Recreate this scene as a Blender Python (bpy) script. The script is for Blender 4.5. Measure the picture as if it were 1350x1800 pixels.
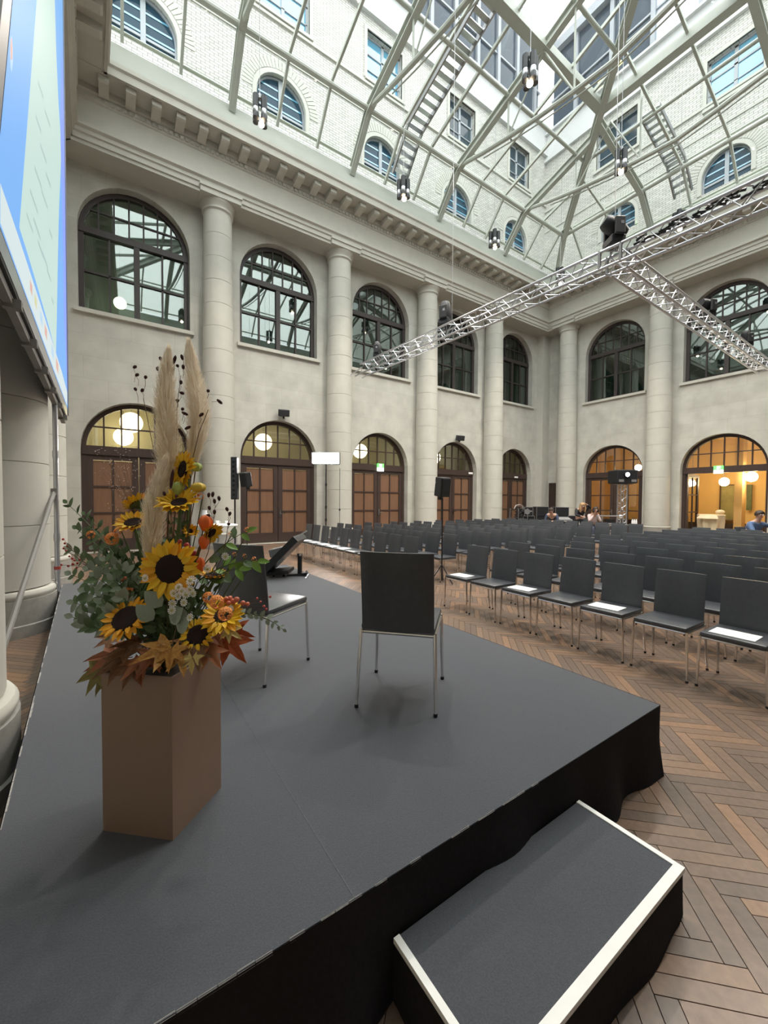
import bpy, bmesh, math, random
from mathutils import Vector, Matrix
from mathutils.geometry import tessellate_polygon
R = math.radians
rnd = random.Random(7)
scene = bpy.context.scene
for o in list(bpy.data.objects): bpy.data.objects.remove(o)
C = scene.collection

# ---------------------------------------------------------------- camera
F_PX, YAW, PIT, ROL, EYE = 708.0, R(55.75), R(-1.55), R(-0.35), 1.54
def cam_axes():
    cr, sr, cp, sp = math.cos(ROL), math.sin(ROL), math.cos(PIT), math.sin(PIT)
    s, c = math.sin(YAW), math.cos(YAW)
    def w(d):
        d = (d[0]*cr + d[2]*sr, d[1], -d[0]*sr + d[2]*cr)
        d = (d[0], d[1]*cp - d[2]*sp, d[1]*sp + d[2]*cp)
        return Vector((d[0]*s + d[1]*c, -d[0]*c + d[1]*s, d[2]))
    return w((1, 0, 0)), w((0, 1, 0)), w((0, 0, 1))
AX_R, AX_F, AX_U = cam_axes()
cd = bpy.data.cameras.new('camera'); cam = bpy.data.objects.new('camera', cd); C.objects.link(cam)
cd.sensor_fit = 'VERTICAL'; cd.sensor_height = 36.0; cd.lens = F_PX/1800*36.0
cd.clip_start = 0.05; cd.clip_end = 400
cam.matrix_world = Matrix(((AX_R.x, AX_U.x, -AX_F.x, 0), (AX_R.y, AX_U.y, -AX_F.y, 0), (AX_R.z, AX_U.z, -AX_F.z, EYE), (0, 0, 0, 1)))
scene.camera = cam
def PX(px, py, d):                      # a point of the place, d metres in front of where the photographer stood
    return Vector((0, 0, EYE)) + (AX_F + AX_R*((px-675)/F_PX) - AX_U*((py-900)/F_PX))*d
def ray(px, py): return AX_F + AX_R*((px-675)/F_PX) - AX_U*((py-900)/F_PX)
def on_x(px, py, v): r = ray(px, py); return Vector((0, 0, EYE)) + r*(v/r.x)
def on_y(px, py, v): r = ray(px, py); return Vector((0, 0, EYE)) + r*(v/r.y)
def on_z(px, py, v): r = ray(px, py); return Vector((0, 0, EYE)) + r*((v-EYE)/r.z)

# ---------------------------------------------------------------- overcast sky and exposure
wld = bpy.data.worlds.new('overcast_sky'); scene.world = wld; wld.use_nodes = True
nt = wld.node_tree; nt.nodes.clear()
wo = nt.nodes.new('ShaderNodeOutputWorld'); bg = nt.nodes.new('ShaderNodeBackground')
tc = nt.nodes.new('ShaderNodeTexCoord'); sx = nt.nodes.new('ShaderNodeSeparateXYZ')
mp = nt.nodes.new('ShaderNodeMapRange')            # overcast sky: the zenith about three times the horizon
mp.inputs[1].default_value = 0; mp.inputs[2].default_value = 1; mp.inputs[3].default_value = 0.9; mp.inputs[4].default_value = 2.7
nt.links.new(tc.outputs['Generated'], sx.inputs[0]); nt.links.new(sx.outputs[2], mp.inputs[0])
nt.links.new(mp.outputs[0], bg.inputs[1]); bg.inputs[0].default_value = (0.93, 0.97, 1.0, 1)
nt.links.new(bg.outputs[0], wo.inputs[0])
vs = scene.view_settings
vs.view_transform = 'Standard'; vs.look = 'None'; vs.gamma = 1.0; vs.use_curve_mapping = False
vs.exposure = 1.45

# ---------------------------------------------------------------- helpers
class MB:
    """collects verts and faces; build() links them as one mesh object"""
    def __init__(s): s.v = []; s.f = []
    def add(s, v, f):
        n = len(s.v); s.v += [tuple(p) for p in v]; s.f += [tuple(i+n for i in q) for q in f]; return s
    def box(s, a, b):
        x0, y0, z0 = a; x1, y1, z1 = b
        return s.add([(x0,y0,z0),(x1,y0,z0),(x1,y1,z0),(x0,y1,z0),(x0,y0,z1),(x1,y0,z1),(x1,y1,z1),(x0,y1,z1)],
                     [(0,3,2,1),(4,5,6,7),(0,1,5,4),(1,2,6,5),(2,3,7,6),(3,0,4,7)])
    def cbox(s, c, h): return s.box([c[i]-h[i] for i in range(3)], [c[i]+h[i] for i in range(3)])
    def obox(s, p, q, w, h, up=(0,0,1)):          # a bar from p to q, w wide and h deep
        p, q, up = Vector(p), Vector(q), Vector(up); d = (q-p).normalized()
        u = d.cross(up)
        if u.length < 1e-4: u = d.cross(Vector((1,0,0)))
        u.normalize(); n = u.cross(d)
        v = [c + u*(a*w/2) + n*(b*h/2) for c in (p, q) for a, b in ((-1,-1),(1,-1),(1,1),(-1,1))]
        return s.add(v, [(0,3,2,1),(4,5,6,7),(0,1,5,4),(1,2,6,5),(2,3,7,6),(3,0,4,7)])
    def tube(s, pts, r, n=8, cap=True):
        pts = [Vector(p) for p in pts]; rs = r if isinstance(r, (list, tuple)) else [r]*len(pts)
        rings = []; ref = None
        for i, p in enumerate(pts):
            d = (pts[min(i+1, len(pts)-1)] - pts[max(i-1, 0)]).normalized()
            if ref is None:
                ref = d.cross(Vector((0,0,1)))
                if ref.length < 0.05: ref = d.cross(Vector((1,0,0)))
            u = (ref - d*ref.dot(d)).normalized(); ref = u; w = d.cross(u)
            rings.append([p + (u*math.cos(2*math.pi*k/n) + w*math.sin(2*math.pi*k/n))*rs[i] for k in range(n)])
        v = [q for g in rings for q in g]; f = []
        for i in range(len(rings)-1):
            for k in range(n):
                a = i*n+k; b = i*n+(k+1) % n; f.append((a, b, b+n, a+n))
        if cap: f.append(tuple(range(n-1, -1, -1))); f.append(tuple(len(v)-n+k for k in range(n)))
        return s.add(v, f)
    def lathe(s, prof, n=24, c=(0,0,0), ax=None):   # prof: (radius, height)
        c = Vector(c)
        if ax is None: X, Y, Z = Vector((1,0,0)), Vector((0,1,0)), Vector((0,0,1))
        else:
            Z = Vector(ax).normalized(); X = Z.orthogonal().normalized(); Y = Z.cross(X)
        v = []; f = []
        for r_, h in prof:
            for k in range(n):
                t = 2*math.pi*k/n; v.append(c + X*(r_*math.cos(t)) + Y*(r_*math.sin(t)) + Z*h)
        for i in range(len(prof)-1):
            for k in range(n):
                a = i*n+k; b = i*n+(k+1) % n; f.append((a, b, b+n, a+n))
        if prof[0][0] > 1e-4: f.append(tuple(range(n-1, -1, -1)))
        if prof[-1][0] > 1e-4: f.append(tuple((len(prof)-1)*n+k for k in range(n)))
        return s.add(v, f)
    def sphere(s, c, r, n=12, m=8, sc=(1,1,1)):
        v = []; f = []
        for i in range(m+1):
            t = math.pi*i/m
            for k in range(n):
                a = 2*math.pi*k/n
                v.append((c[0]+sc[0]*r*math.sin(t)*math.cos(a), c[1]+sc[1]*r*math.sin(t)*math.sin(a), c[2]+sc[2]*r*math.cos(t)))
        for i in range(m):
            for k in range(n):
                a = i*n+k; b = i*n+(k+1) % n; f.append((a, a+n, b+n, b))
        return s.add(v, f)
    def mesh(s, name, mat, smooth=False):
        me = bpy.data.meshes.new(name); me.from_pydata(s.v, [], s.f); me.update()
        if mat is not None: me.materials.append(mat)
        if smooth:
            for p in me.polygons: p.use_smooth = True
            me.set_sharp_from_angle(angle=R(38))
        return me
    def build(s, name, mat, parent=None, smooth=False, **k):
        return link(name, s.mesh(name, mat, smooth), parent, **k)

def tag(o, label=None, cat=None, group=None, kind=None):
    if label: o['label'] = label
    if cat: o['category'] = cat
    if group: o['group'] = group
    if kind: o['kind'] = kind
    return o
def link(name, data, parent=None, label=None, cat=None, group=None, kind=None, mat=None):
    o = bpy.data.objects.new(name, data); C.objects.link(o)
    if parent is not None: o.parent = parent
    return tag(o, label, cat, group, kind)
def thing(name, label, cat, loc=(0,0,0), rz=0.0, group=None, kind=None):
    o = bpy.data.objects.new(name, None); C.objects.link(o); o.empty_display_size = 0.1
    o.location = loc; o.rotation_euler = (0, 0, rz)
    return tag(o, label, cat, group, kind)
def copy_tree(o, parent=None):
    c = o.copy(); C.objects.link(c); c.parent = parent
    for ch in list(o.children): copy_tree(ch, c)
    return c
def inst(name, me, parent, mw=None, loc=None, rz=None):
    o = bpy.data.objects.new(name, me); C.objects.link(o); o.parent = parent
    if mw is not None: o.matrix_local = mw
    if loc is not None: o.location = loc
    if rz is not None: o.rotation_euler = (0, 0, rz)
    return o
def rbox(a, b, bev, seg=2):
    bm = bmesh.new(); bmesh.ops.create_cube(bm, size=1.0)
    for v in bm.verts: v.co = Vector([a[i] + (v.co[i]+.5)*(b[i]-a[i]) for i in range(3)])
    bmesh.ops.bevel(bm, geom=list(bm.edges), offset=bev, segments=seg, affect='EDGES', profile=.5)
    m = MB(); bm.verts.ensure_lookup_table()
    m.add([v.co for v in bm.verts], [[v.index for v in f.verts] for f in bm.faces]); bm.free(); return m
def align(p, d, up=(0,0,1), s=1.0):      # matrix at p whose local Z points along d
    z = Vector(d).normalized(); x = Vector(up).cross(z)
    if x.length < 1e-4: x = Vector((1,0,0)).cross(z)
    x.normalize(); y = z.cross(x)
    return Matrix(((x.x*s, y.x*s, z.x*s, p[0]), (x.y*s, y.y*s, z.y*s, p[1]), (x.z*s, y.z*s, z.z*s, p[2]), (0,0,0,1)))

# ---------------------------------------------------------------- materials
MAT = {}
def node_mat(name):
    m = bpy.data.materials.new(name); m.use_nodes = True; MAT[name] = m
    return m, m.node_tree, m.node_tree.nodes['Principled BSDF']
def mat(name, col, rough=0.5, metal=0.0, noise=0.0, scale=8.0, bump=0.0, spec=0.5, coord='Object', emit=None, es=0.0, stretch=None):
    m, t, b = node_mat(name); N, L = t.nodes, t.links
    b.inputs['Base Color'].default_value = (*col, 1); b.inputs['Roughness'].default_value = rough
    b.inputs['Metallic'].default_value = metal; b.inputs['Specular IOR Level'].default_value = spec
    if emit: b.inputs['Emission Color'].default_value = (*emit, 1); b.inputs['Emission Strength'].default_value = es
    tcn = N.new('ShaderNodeTexCoord'); nz = N.new('ShaderNodeTexNoise'); nz.inputs['Scale'].default_value = scale; nz.inputs['Detail'].default_value = 5
    src = tcn.outputs[coord]
    if stretch:
        mpn = N.new('ShaderNodeMapping'); mpn.inputs['Scale'].default_value = stretch; L.new(src, mpn.inputs[0]); src = mpn.outputs[0]
    L.new(src, nz.inputs['Vector'])
    if noise:
        mx = N.new('ShaderNodeMix'); mx.data_type = 'RGBA'
        mx.inputs[6].default_value = (*[c*(1-noise) for c in col], 1); mx.inputs[7].default_value = (*[min(1, c*(1+noise)) for c in col], 1)
        L.new(nz.outputs[0], mx.inputs[0]); L.new(mx.outputs[2], b.inputs['Base Color'])
    if bump:
        bp = N.new('ShaderNodeBump'); bp.inputs['Strength'].default_value = bump; bp.inputs['Distance'].default_value = .01
        L.new(nz.outputs[0], bp.inputs['Height']); L.new(bp.outputs[0], b.inputs['Normal'])
    return m
def emat(name, col, s, base=.8):
    m, t, b = node_mat(name)
    b.inputs['Base Color'].default_value = (*[c*base for c in col], 1); b.inputs['Emission Color'].default_value = (*col, 1); b.inputs['Emission Strength'].default_value = s
    return m
def block_mat(name, axis, c1, c2, cm, bw, rh, mort, rough=.8, bump=.25, dist=.01, noise=.12):   # masonry laid in courses on a vertical face
    m, t, b = node_mat(name); N, L = t.nodes, t.links
    g = N.new('ShaderNodeTexCoord'); sp = N.new('ShaderNodeSeparateXYZ'); cb = N.new('ShaderNodeCombineXYZ')
    L.new(g.outputs['Object'], sp.inputs[0]); L.new(sp.outputs[axis], cb.inputs[0]); L.new(sp.outputs[2], cb.inputs[1])
    br = N.new('ShaderNodeTexBrick'); L.new(cb.outputs[0], br.inputs[0])
    br.inputs['Color1'].default_value = (*c1, 1); br.inputs['Color2'].default_value = (*c2, 1); br.inputs['Mortar'].default_value = (*cm, 1)
    br.inputs['Scale'].default_value = 1; br.inputs['Brick Width'].default_value = bw; br.inputs['Row Height'].default_value = rh
    br.inputs['Mortar Size'].default_value = mort; br.inputs['Mortar Smooth'].default_value = .3
    nz = N.new('ShaderNodeTexNoise'); nz.inputs['Scale'].default_value = 1.7; nz.inputs['Detail'].default_value = 7; L.new(g.outputs['Object'], nz.inputs['Vector'])
    mr = N.new('ShaderNodeMapRange'); mr.inputs[1].default_value = .3; mr.inputs[2].default_value = .7; mr.inputs[3].default_value = 1-noise; mr.inputs[4].default_value = 1+noise
    L.new(nz.outputs[0], mr.inputs[0])
    vm = N.new('ShaderNodeVectorMath'); vm.operation = 'SCALE'; L.new(br.outputs[0], vm.inputs[0]); L.new(mr.outputs[0], vm.inputs['Scale']); L.new(vm.outputs[0], b.inputs['Base Color'])
    iv = N.new('ShaderNodeMath'); iv.operation = 'SUBTRACT'; iv.inputs[0].default_value = 1; L.new(br.outputs['Fac'], iv.inputs[1])
    bp = N.new('ShaderNodeBump'); bp.inputs['Strength'].default_value = bump; bp.inputs['Distance'].default_value = dist; L.new(iv.outputs[0], bp.inputs['Height']); L.new(bp.outputs[0], b.inputs['Normal'])
    b.inputs['Roughness'].default_value = rough; b.inputs['Specular IOR Level'].default_value = .3
    return m
def glass_mat(name, tint, gl, rough=.02):       # pane: lets light through, with a share of mirror reflection
    m = bpy.data.materials.new(name); m.use_nodes = True; MAT[name] = m; t = m.node_tree; t.nodes.clear()
    o = t.nodes.new('ShaderNodeOutputMaterial'); tr = t.nodes.new('ShaderNodeBsdfTransparent'); g = t.nodes.new('ShaderNodeBsdfGlossy'); mx = t.nodes.new('ShaderNodeMixShader')
    tr.inputs[0].default_value = (*tint, 1); g.inputs['Roughness'].default_value = rough; g.inputs[0].default_value = (.95, 1, .97, 1)
    mx.inputs[0].default_value = gl
    t.links.new(tr.outputs[0], mx.inputs[1]); t.links.new(g.outputs[0], mx.inputs[2]); t.links.new(mx.outputs[0], o.inputs[0])
    return m
ST1, ST2 = (.535, .525, .475), (.50, .49, .44)
mat('stone', (.545, .53, .475), .85, noise=.10, scale=3.0, bump=.12, spec=.2)
mat('stone_smooth', (.545, .53, .475), .8, noise=.08, scale=4.0, bump=.06, spec=.2)
block_mat('ashlar_x', 0, ST1, ST2, (.45, .435, .385), 1.15, .62, .006)
block_mat('ashlar_y', 1, ST1, ST2, (.45, .435, .385), 1.15, .62, .006)
mat('plinth_stone', (.30, .29, .265), .75, noise=.25, scale=14, bump=.2)
block_mat('brick_x', 0, (.52, .515, .48), (.41, .405, .375), (.19, .186, .17), .27, .095, .010, rough=.35, bump=.5, noise=.06)
block_mat('brick_y', 1, (.52, .515, .48), (.41, .405, .375), (.19, .186, .17), .27, .095, .010, rough=.35, bump=.5, noise=.06)
mat('facade_stone', (.43, .43, .39), .8, noise=.07, scale=2.0, bump=.05)
mat('white_render', (.50, .51, .51), .8, noise=.04, scale=2.0)
mat('steel_white', (.45, .47, .42), .45, noise=.06, scale=3.0)
mat('alu', (.56, .57, .60), .30, metal=.9, noise=.08, scale=20)
mat('alu_dark', (.36, .36, .37), .4, metal=.8, noise=.1, scale=20)
mat('chrome', (.75, .74, .72), .16, metal=1.0)
mat('dark_wood', (.050, .030, .024), .5, noise=.35, scale=6, stretch=(8, 8, .6))
mat('window_wood', (.045, .034, .033), .5, noise=.3, scale=6, stretch=(8, 8, .6))
mat('panel_wood', (.20, .105, .060), .45, noise=.35, scale=3.0, stretch=(14, 14, .5), bump=.05)
mat('black_leather', (.058, .063, .072), .37, noise=.25, scale=30, bump=.10, spec=.65)
mat('black_plastic', (.012, .013, .016), .45, noise=.2, scale=20)
mat('black_gloss', (.014, .014, .017), .2, noise=.1, scale=10)
mat('carpet', (.074, .079, .092), .9, noise=.45, scale=240, bump=.18, spec=.1)
MAT['carpet'].node_tree.nodes['Principled BSDF'].inputs['Sheen Weight'].default_value = .35; MAT['carpet'].node_tree.nodes['Principled BSDF'].inputs['Sheen Roughness'].default_value = .5
mat('drape', (.020, .018, .020), .9, noise=.3, scale=60, bump=.15, spec=.15)
mat('white_tape', (.88, .88, .85), .6, noise=.05, scale=20)
mat('frayed_edge', (.38, .36, .34), .9, noise=.5, scale=60)
mat('paper', (.88, .88, .87), .7, noise=.02)
mat('vase_brown', (.27, .175, .125), .6, noise=.06, scale=30)
mat('vase_inside', (.03, .022, .016), .9)
glass_mat('roof_glass', (.93, .95, .905), .05)
glass_mat('window_glass', (.50, .60, .57), .14, .015)
glass_mat('fan_glass', (.80, .80, .74), .10, .02)
glass_mat('clear_glass', (.9, .9, .88), .07, .01)
def facade_glass(name, col, spec):
    m, t, b = node_mat(name); b.inputs['Base Color'].default_value = (*col, 1); b.inputs['Roughness'].default_value = .06; b.inputs['Specular IOR Level'].default_value = spec
    b.inputs['IOR'].default_value = 1.7; return m
facade_glass('sky_blue_tint', (.10, .30, .44), .8); facade_glass('dark_glass', (.035, .055, .070), .15); facade_glass('storey_glass', (.062, .078, .100), .04); facade_glass('sky_pale_tint', (.50, .55, .62), .8); facade_glass('teal_glass', (.022, .055, .085), .10)  # blue and pale tones paint the reflected sky into the panes
mat('facade_frame', (.30, .33, .36), .5, noise=.05)
mat('upper_cladding', (.26, .28, .31), .5, noise=.08, scale=1.0)
mat('corridor_wall', (.60, .565, .43), .9, noise=.06, scale=1.5)
mat('foyer_wall', (.78, .52, .20), .9, noise=.06, scale=1.2)
mat('dim_wall', (.58, .63, .60), .9, noise=.12, scale=1.0)
mat('curtain', (.30, .32, .29), .9, noise=.25, scale=3, stretch=(9, 9, .2))
mat('corridor_floor', (.16, .11, .08), .6, noise=.2)
emat('globe_glow', (1.0, .86, .56), 4.0); emat('foyer_glow', (1.0, .80, .48), 22.0)
emat('bulb_glow', (1.0, .80, .55), 14.0); emat('flood_glow', (1.0, .97, .93), 45.0)
emat('exit_green', (.10, .80, .10), 1.1); emat('exit_white', (.9, 1.0, .9), 1.0)
emat('projector_beam', (.75, .78, 1.0), 6.0); emat('yellow_strip', (1.0, .82, .20), 2.0)

mat('near_wall_darkened', (.16, .15, .135), .9, noise=.2, scale=2.0)  # unseen near wall, coloured dark to cut the light it bounces back
def plume_mat(name, col):
    m, t, b = node_mat(name); N, L = t.nodes, t.links; b.inputs['Base Color'].default_value = (*col, 1); b.inputs['Roughness'].default_value = .9; b.inputs['Specular IOR Level'].default_value = .1
    tl = N.new('ShaderNodeBsdfTranslucent'); tl.inputs[0].default_value = (*col, 1); mx = N.new('ShaderNodeMixShader'); mx.inputs[0].default_value = .55
    L.new(b.outputs[0], mx.inputs[1]); L.new(tl.outputs[0], mx.inputs[2]); L.new(mx.outputs[0], N['Material Output'].inputs[0])
plume_mat('pampas', (.98, .91, .79)); plume_mat('pampas_dark', (.96, .87, .73))
mat('grey_tube', (.19, .18, .165), .55, noise=.1)
mat('seam', (.105, .11, .122), .95, noise=.4, scale=90)
# ================================================================ THE SETTING
WL_Y, WR_X, WS_X = 14.2, 20.7, -1.55            # left wall, far wall, wall behind the screen
NEAR_Y = -2.4
BAY = 4.38
WINX = [0.75 + BAY*k for k in range(5)]         # bays of the left wall
WINY = [10.28, 5.90]                            # bays of the far wall
COLX = [2.94 + BAY*k for k in range(4)]
# a wall frame: P(u, z, o): u along the wall, z up, o out of the wall into the hall
def frame_left(u, z, o): return Vector((u, WL_Y - o, z))
def frame_far(u, z, o): return Vector((WR_X - o, u, z))
ROTS = R(2.1)
def frame_screen(u, z, o):                      # the screen wall stands about two degrees off square
    v = Vector((o, u - WL_Y)); c, s = math.cos(ROTS), math.sin(ROTS)
    return Vector((WS_X + v.x*c - v.y*s, WL_Y + v.x*s + v.y*c, z))
def frame_near(u, z, o): return Vector((u, NEAR_Y + o, z))

def arch(uc, hw, z0, zs, rise, n=20):           # outline of an arched opening, from bottom left round to bottom right
    pts = [(uc-hw, z0), (uc-hw, zs)]
    pts += [(uc - hw*math.cos(math.pi*k/n), zs + rise*math.sin(math.pi*k/n)) for k in range(1, n)]
    return pts + [(uc+hw, zs), (uc+hw, z0)]
def rect(u0, u1, z0, z1): return [(u0, z0), (u0, z1), (u1, z1), (u1, z0)]
def pierced(P, outline, holes, thick, flip=False):
    m = MB(); polys = [[Vector((u, z, 0)) for u, z in outline]] + [[Vector((u, z, 0)) for u, z in h] for h in holes]
    tris = tessellate_polygon(polys); flat = [p for q in polys for p in q]
    for o in (0, -thick): m.add([P(p.x, p.y, o) for p in flat], [t[::-1] if o else t for t in tris])
    for q in polys:
        n = len(q); v = [P(p.x, p.y, 0) for p in q] + [P(p.x, p.y, -thick) for p in q]
        m.add(v, [(i, (i+1) % n, (i+1) % n + n, i+n) for i in range(n)])
    return m
def recalc(o):
    bm = bmesh.new(); bm.from_mesh(o.data); bmesh.ops.remove_doubles(bm, verts=bm.verts, dist=1e-5); bmesh.ops.recalc_face_normals(bm, faces=bm.faces); bm.to_mesh(o.data); bm.free(); return o

WIN_H = 1.42
WIN_Z0, WIN_ZS, WIN_R = 6.88, 9.22, 1.40
DOOR_ZS, DOOR_R = 3.02, 1.40
TH = .55
holesL = [arch(x, WIN_H, WIN_Z0, WIN_ZS, WIN_R) for x in WINX] + [arch(x, WIN_H, 0.0, DOOR_ZS, DOOR_R) for x in WINX]
recalc(pierced(frame_left, rect(-2.2, WR_X+.6, -.06, 13.0), holesL, TH).build('wall_left', MAT['ashlar_x'], kind='structure'))
holesR = [arch(y, WIN_H, WIN_Z0-.12, WIN_ZS-.12, WIN_R) for y in WINY] + [arch(y, WIN_H+.02, 0.0, DOOR_ZS-.03, DOOR_R) for y in WINY]
recalc(pierced(frame_far, rect(NEAR_Y-.5, WL_Y, -.06, 13.0), holesR, TH).build('wall_back', MAT['ashlar_y'], kind='structure'))
recalc(pierced(frame_screen, rect(NEAR_Y-1, WL_Y+.3, -.06, 13.0), [], .4).build('wall_right', MAT['ashlar_y'], kind='structure'))
recalc(pierced(frame_near, rect(-3, WR_X+.6, -.06, 13.0), [], .4).build('wall_front', MAT['near_wall_darkened'], kind='structure'))

# ---- floor: a base slab and herringbone parquet laid at 45 degrees
def plank_mat():
    m, t, b = node_mat('parquet'); N, L = t.nodes, t.links
    at = N.new('ShaderNodeAttribute'); at.attribute_name = 'tone'; oi = N.new('ShaderNodeObjectInfo'); ad = N.new('ShaderNodeMath'); ad.operation = 'ADD'
    L.new(at.outputs['Fac'], ad.inputs[0]); L.new(oi.outputs['Random'], ad.inputs[1])
    fr = N.new('ShaderNodeMath'); fr.operation = 'FRACT'; L.new(ad.outputs[0], fr.inputs[0])
    cr = N.new('ShaderNodeValToRGB'); e = cr.color_ramp.elements
    e[0].color = (.148, .106, .082, 1); e[1].color = (.31, .180, .105, 1); e[0].position = 0; e[1].position = 1
    k = cr.color_ramp.elements.new(.45); k.color = (.186, .125, .089, 1); k = cr.color_ramp.elements.new(.8); k.color = (.234, .149, .100, 1)
    L.new(fr.outputs[0], cr.inputs[0])
    g = N.new('ShaderNodeTexCoord'); mpn = N.new('ShaderNodeMapping'); mpn.inputs['Rotation'].default_value = (0, 0, R(45)); mpn.inputs['Scale'].default_value = (6, 6, 6)
    nz = N.new('ShaderNodeTexNoise'); nz.inputs['Scale'].default_value = 5; nz.inputs['Detail'].default_value = 6
    L.new(g.outputs['Object'], mpn.inputs[0]); L.new(mpn.outputs[0], nz.inputs['Vector'])
    mr = N.new('ShaderNodeMapRange'); mr.inputs[1].default_value = .25; mr.inputs[2].default_value = .75; mr.inputs[3].default_value = .8; mr.inputs[4].default_value = 1.2; L.new(nz.outputs[0], mr.inputs[0])
    vm = N.new('ShaderNodeVectorMath'); vm.operation = 'SCALE'; L.new(cr.outputs[0], vm.inputs[0]); L.new(mr.outputs[0], vm.inputs['Scale']); L.new(vm.outputs[0], b.inputs['Base Color'])
    b.inputs['Roughness'].default_value = .30; b.inputs['Specular IOR Level'].default_value = .75
    return m
plank_mat()
mat('joint', (.10, .068, .048), .8, noise=.2)
fl = MB().box((-3.2, NEAR_Y-.6, -.3), (26.5, 19.0, -.012)).build('floor', MAT['joint'], kind='structure')
PW, PN = .068, 6
PLN = PW*PN
def plank_pts():
    c45, s45 = math.cos(R(45)), math.sin(R(45)); out = []
    def w(a, b): return ((a*c45 - b*s45)*PW, (a*s45 + b*c45)*PW)
    for x0 in range(-70, 330):
        for y0 in range(-330, 280):
            t = (x0-y0) % (2*PN)
            if t == 0: cx, cy, ang = x0+PN/2, y0+.5, 45
            elif t == 2*PN-1: cx, cy, ang = x0+.5, y0+PN/2, 135
            else: continue
            X, Y = w(cx, cy)
            if not (-1.4 < X < 20.6 and -2.0 < Y < 14.1): continue
            if X < 2.3 and Y > 1.3 and X > -.2 and Y < 6.8: continue        # under the stage
            if Y < .20*X - 1.6: continue                                    # beyond the right edge of the view
            out.append((X, Y, ang))
    return out
g = .0007
pm = MB()
hl, hw_ = PLN/2-g, PW/2-g
pm.add([(-hl,-hw_,-.012),(hl,-hw_,-.012),(hl,hw_,-.012),(-hl,hw_,-.012),(-hl+.001,-hw_+.001,0),(hl-.001,-hw_+.001,0),(hl-.001,hw_-.001,0),(-hl+.001,hw_-.001,0)],
       [(4,5,6,7),(0,1,5,4),(1,2,6,5),(2,3,7,6),(3,0,4,7)])
plank_me = pm.mesh('plank', MAT['parquet'])
pl = plank_pts()
def seen_size(p):       # bigger on the photograph = nearer to where it was taken, inside the open floor
    X, Y, _ = p; d = X*math.cos(YAW)+Y*math.sin(YAW); r = X*math.sin(YAW)-Y*math.cos(YAW)
    vis = d > .9 and r/d < 1.0 and (X > 2.62 or Y < .95) and not (X < 1.0 and Y < .95) and 1.54/d < 1.3
    return (0 if vis else 1, d)
pl.sort(key=seen_size)
for X, Y, a in pl[:300]: inst('plank', plank_me, fl, loc=(X, Y, 0), rz=R(a))
sm = MB(); tones = []
for X, Y, a in pl[300:]:
    ca, sa = math.cos(R(a)), math.sin(R(a)); tn = rnd.random()
    sm.add([(X+x*ca-y*sa, Y+x*sa+y*ca, z) for x, y, z in pm.v], pm.f); tones += [tn]*5
po = sm.build('planks', MAT['parquet'], fl, kind='stuff')
att = po.data.attributes.new('tone', 'FLOAT', 'FACE'); att.data.foreach_set('value', tones)

# ---- rooms seen through the windows and doors
def room(name, P, u0, u1, z0, z1, dep, m, mf):
    mb = MB(); a = -TH-.02; b = -TH-dep
    V = lambda u, z, o: P(u, z, o)
    mb.add([V(u0,z0,b),V(u1,z0,b),V(u1,z1,b),V(u0,z1,b)], [(0,1,2,3)])
    mb.add([V(u0,z0,a),V(u0,z0,b),V(u0,z1,b),V(u0,z1,a)], [(0,1,2,3)]); mb.add([V(u1,z0,a),V(u1,z0,b),V(u1,z1,b),V(u1,z1,a)], [(0,1,2,3)])
    mb.add([V(u0,z1,a),V(u1,z1,a),V(u1,z1,b),V(u0,z1,b)], [(0,1,2,3)])
    w = mb.build(name, MAT[m], kind='structure')
    MB().add([V(u0,z0,a),V(u1,z0,a),V(u1,z0,b),V(u0,z0,b)], [(0,1,2,3)]).build('floor_slab', MAT[mf], w)
    return w
room('wall_corridor', frame_left, -2.1, WR_X-.2, .0, 4.75, 2.6, 'corridor_wall', 'corridor_floor')
room('wall_gallery', frame_left, -2.1, WR_X-.2, 6.3, 10.9, 2.6, 'dim_wall', 'corridor_floor')
fy = room('wall_foyer', frame_far, 1.0, 13.4, .0, 4.7, 4.2, 'foyer_wall', 'corridor_floor')
room('wall_gallery_far', frame_far, 1.0, 13.4, 6.2, 10.9, 2.6, 'dim_wall', 'corridor_floor')

# ---- arched windows and doors
def ring(P, uc, hw, z0, zs, rise, w, o0, o1, n=20):         # a band following the arched outline
    A = arch(uc, hw, z0, zs, rise, n); B = arch(uc, hw-w, z0, zs, rise-w, n); m = MB(); k = len(A)
    v = [P(u, z, o) for L_, o in ((A, o1), (B, o1), (A, o0), (B, o0)) for u, z in L_]; f = []
    for i in range(k-1):
        f += [(i, i+1, k+i+1, k+i), (2*k+i, 3*k+i, 3*k+i+1, 2*k+i+1), (k+i, k+i+1, 3*k+i+1, 3*k+i), (i, 2*k+i, 2*k+i+1, i+1)]
    return m.add(v, f)
def bar(m, P, u0, u1, z0, z1, o0, o1):
    v = [P(u, z, o) for o in (o0, o1) for u, z in ((u0,z0),(u1,z0),(u1,z1),(u0,z1))]
    return m.add(v, [(0,3,2,1),(4,5,6,7),(0,1,5,4),(1,2,6,5),(2,3,7,6),(3,0,4,7)])
def arch_top(u, uc, hw, zs, rise):
    t = (u-uc)/hw
    return zs + rise*math.sqrt(max(0.0, 1-t*t)) if abs(t) < 1 else zs
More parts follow.
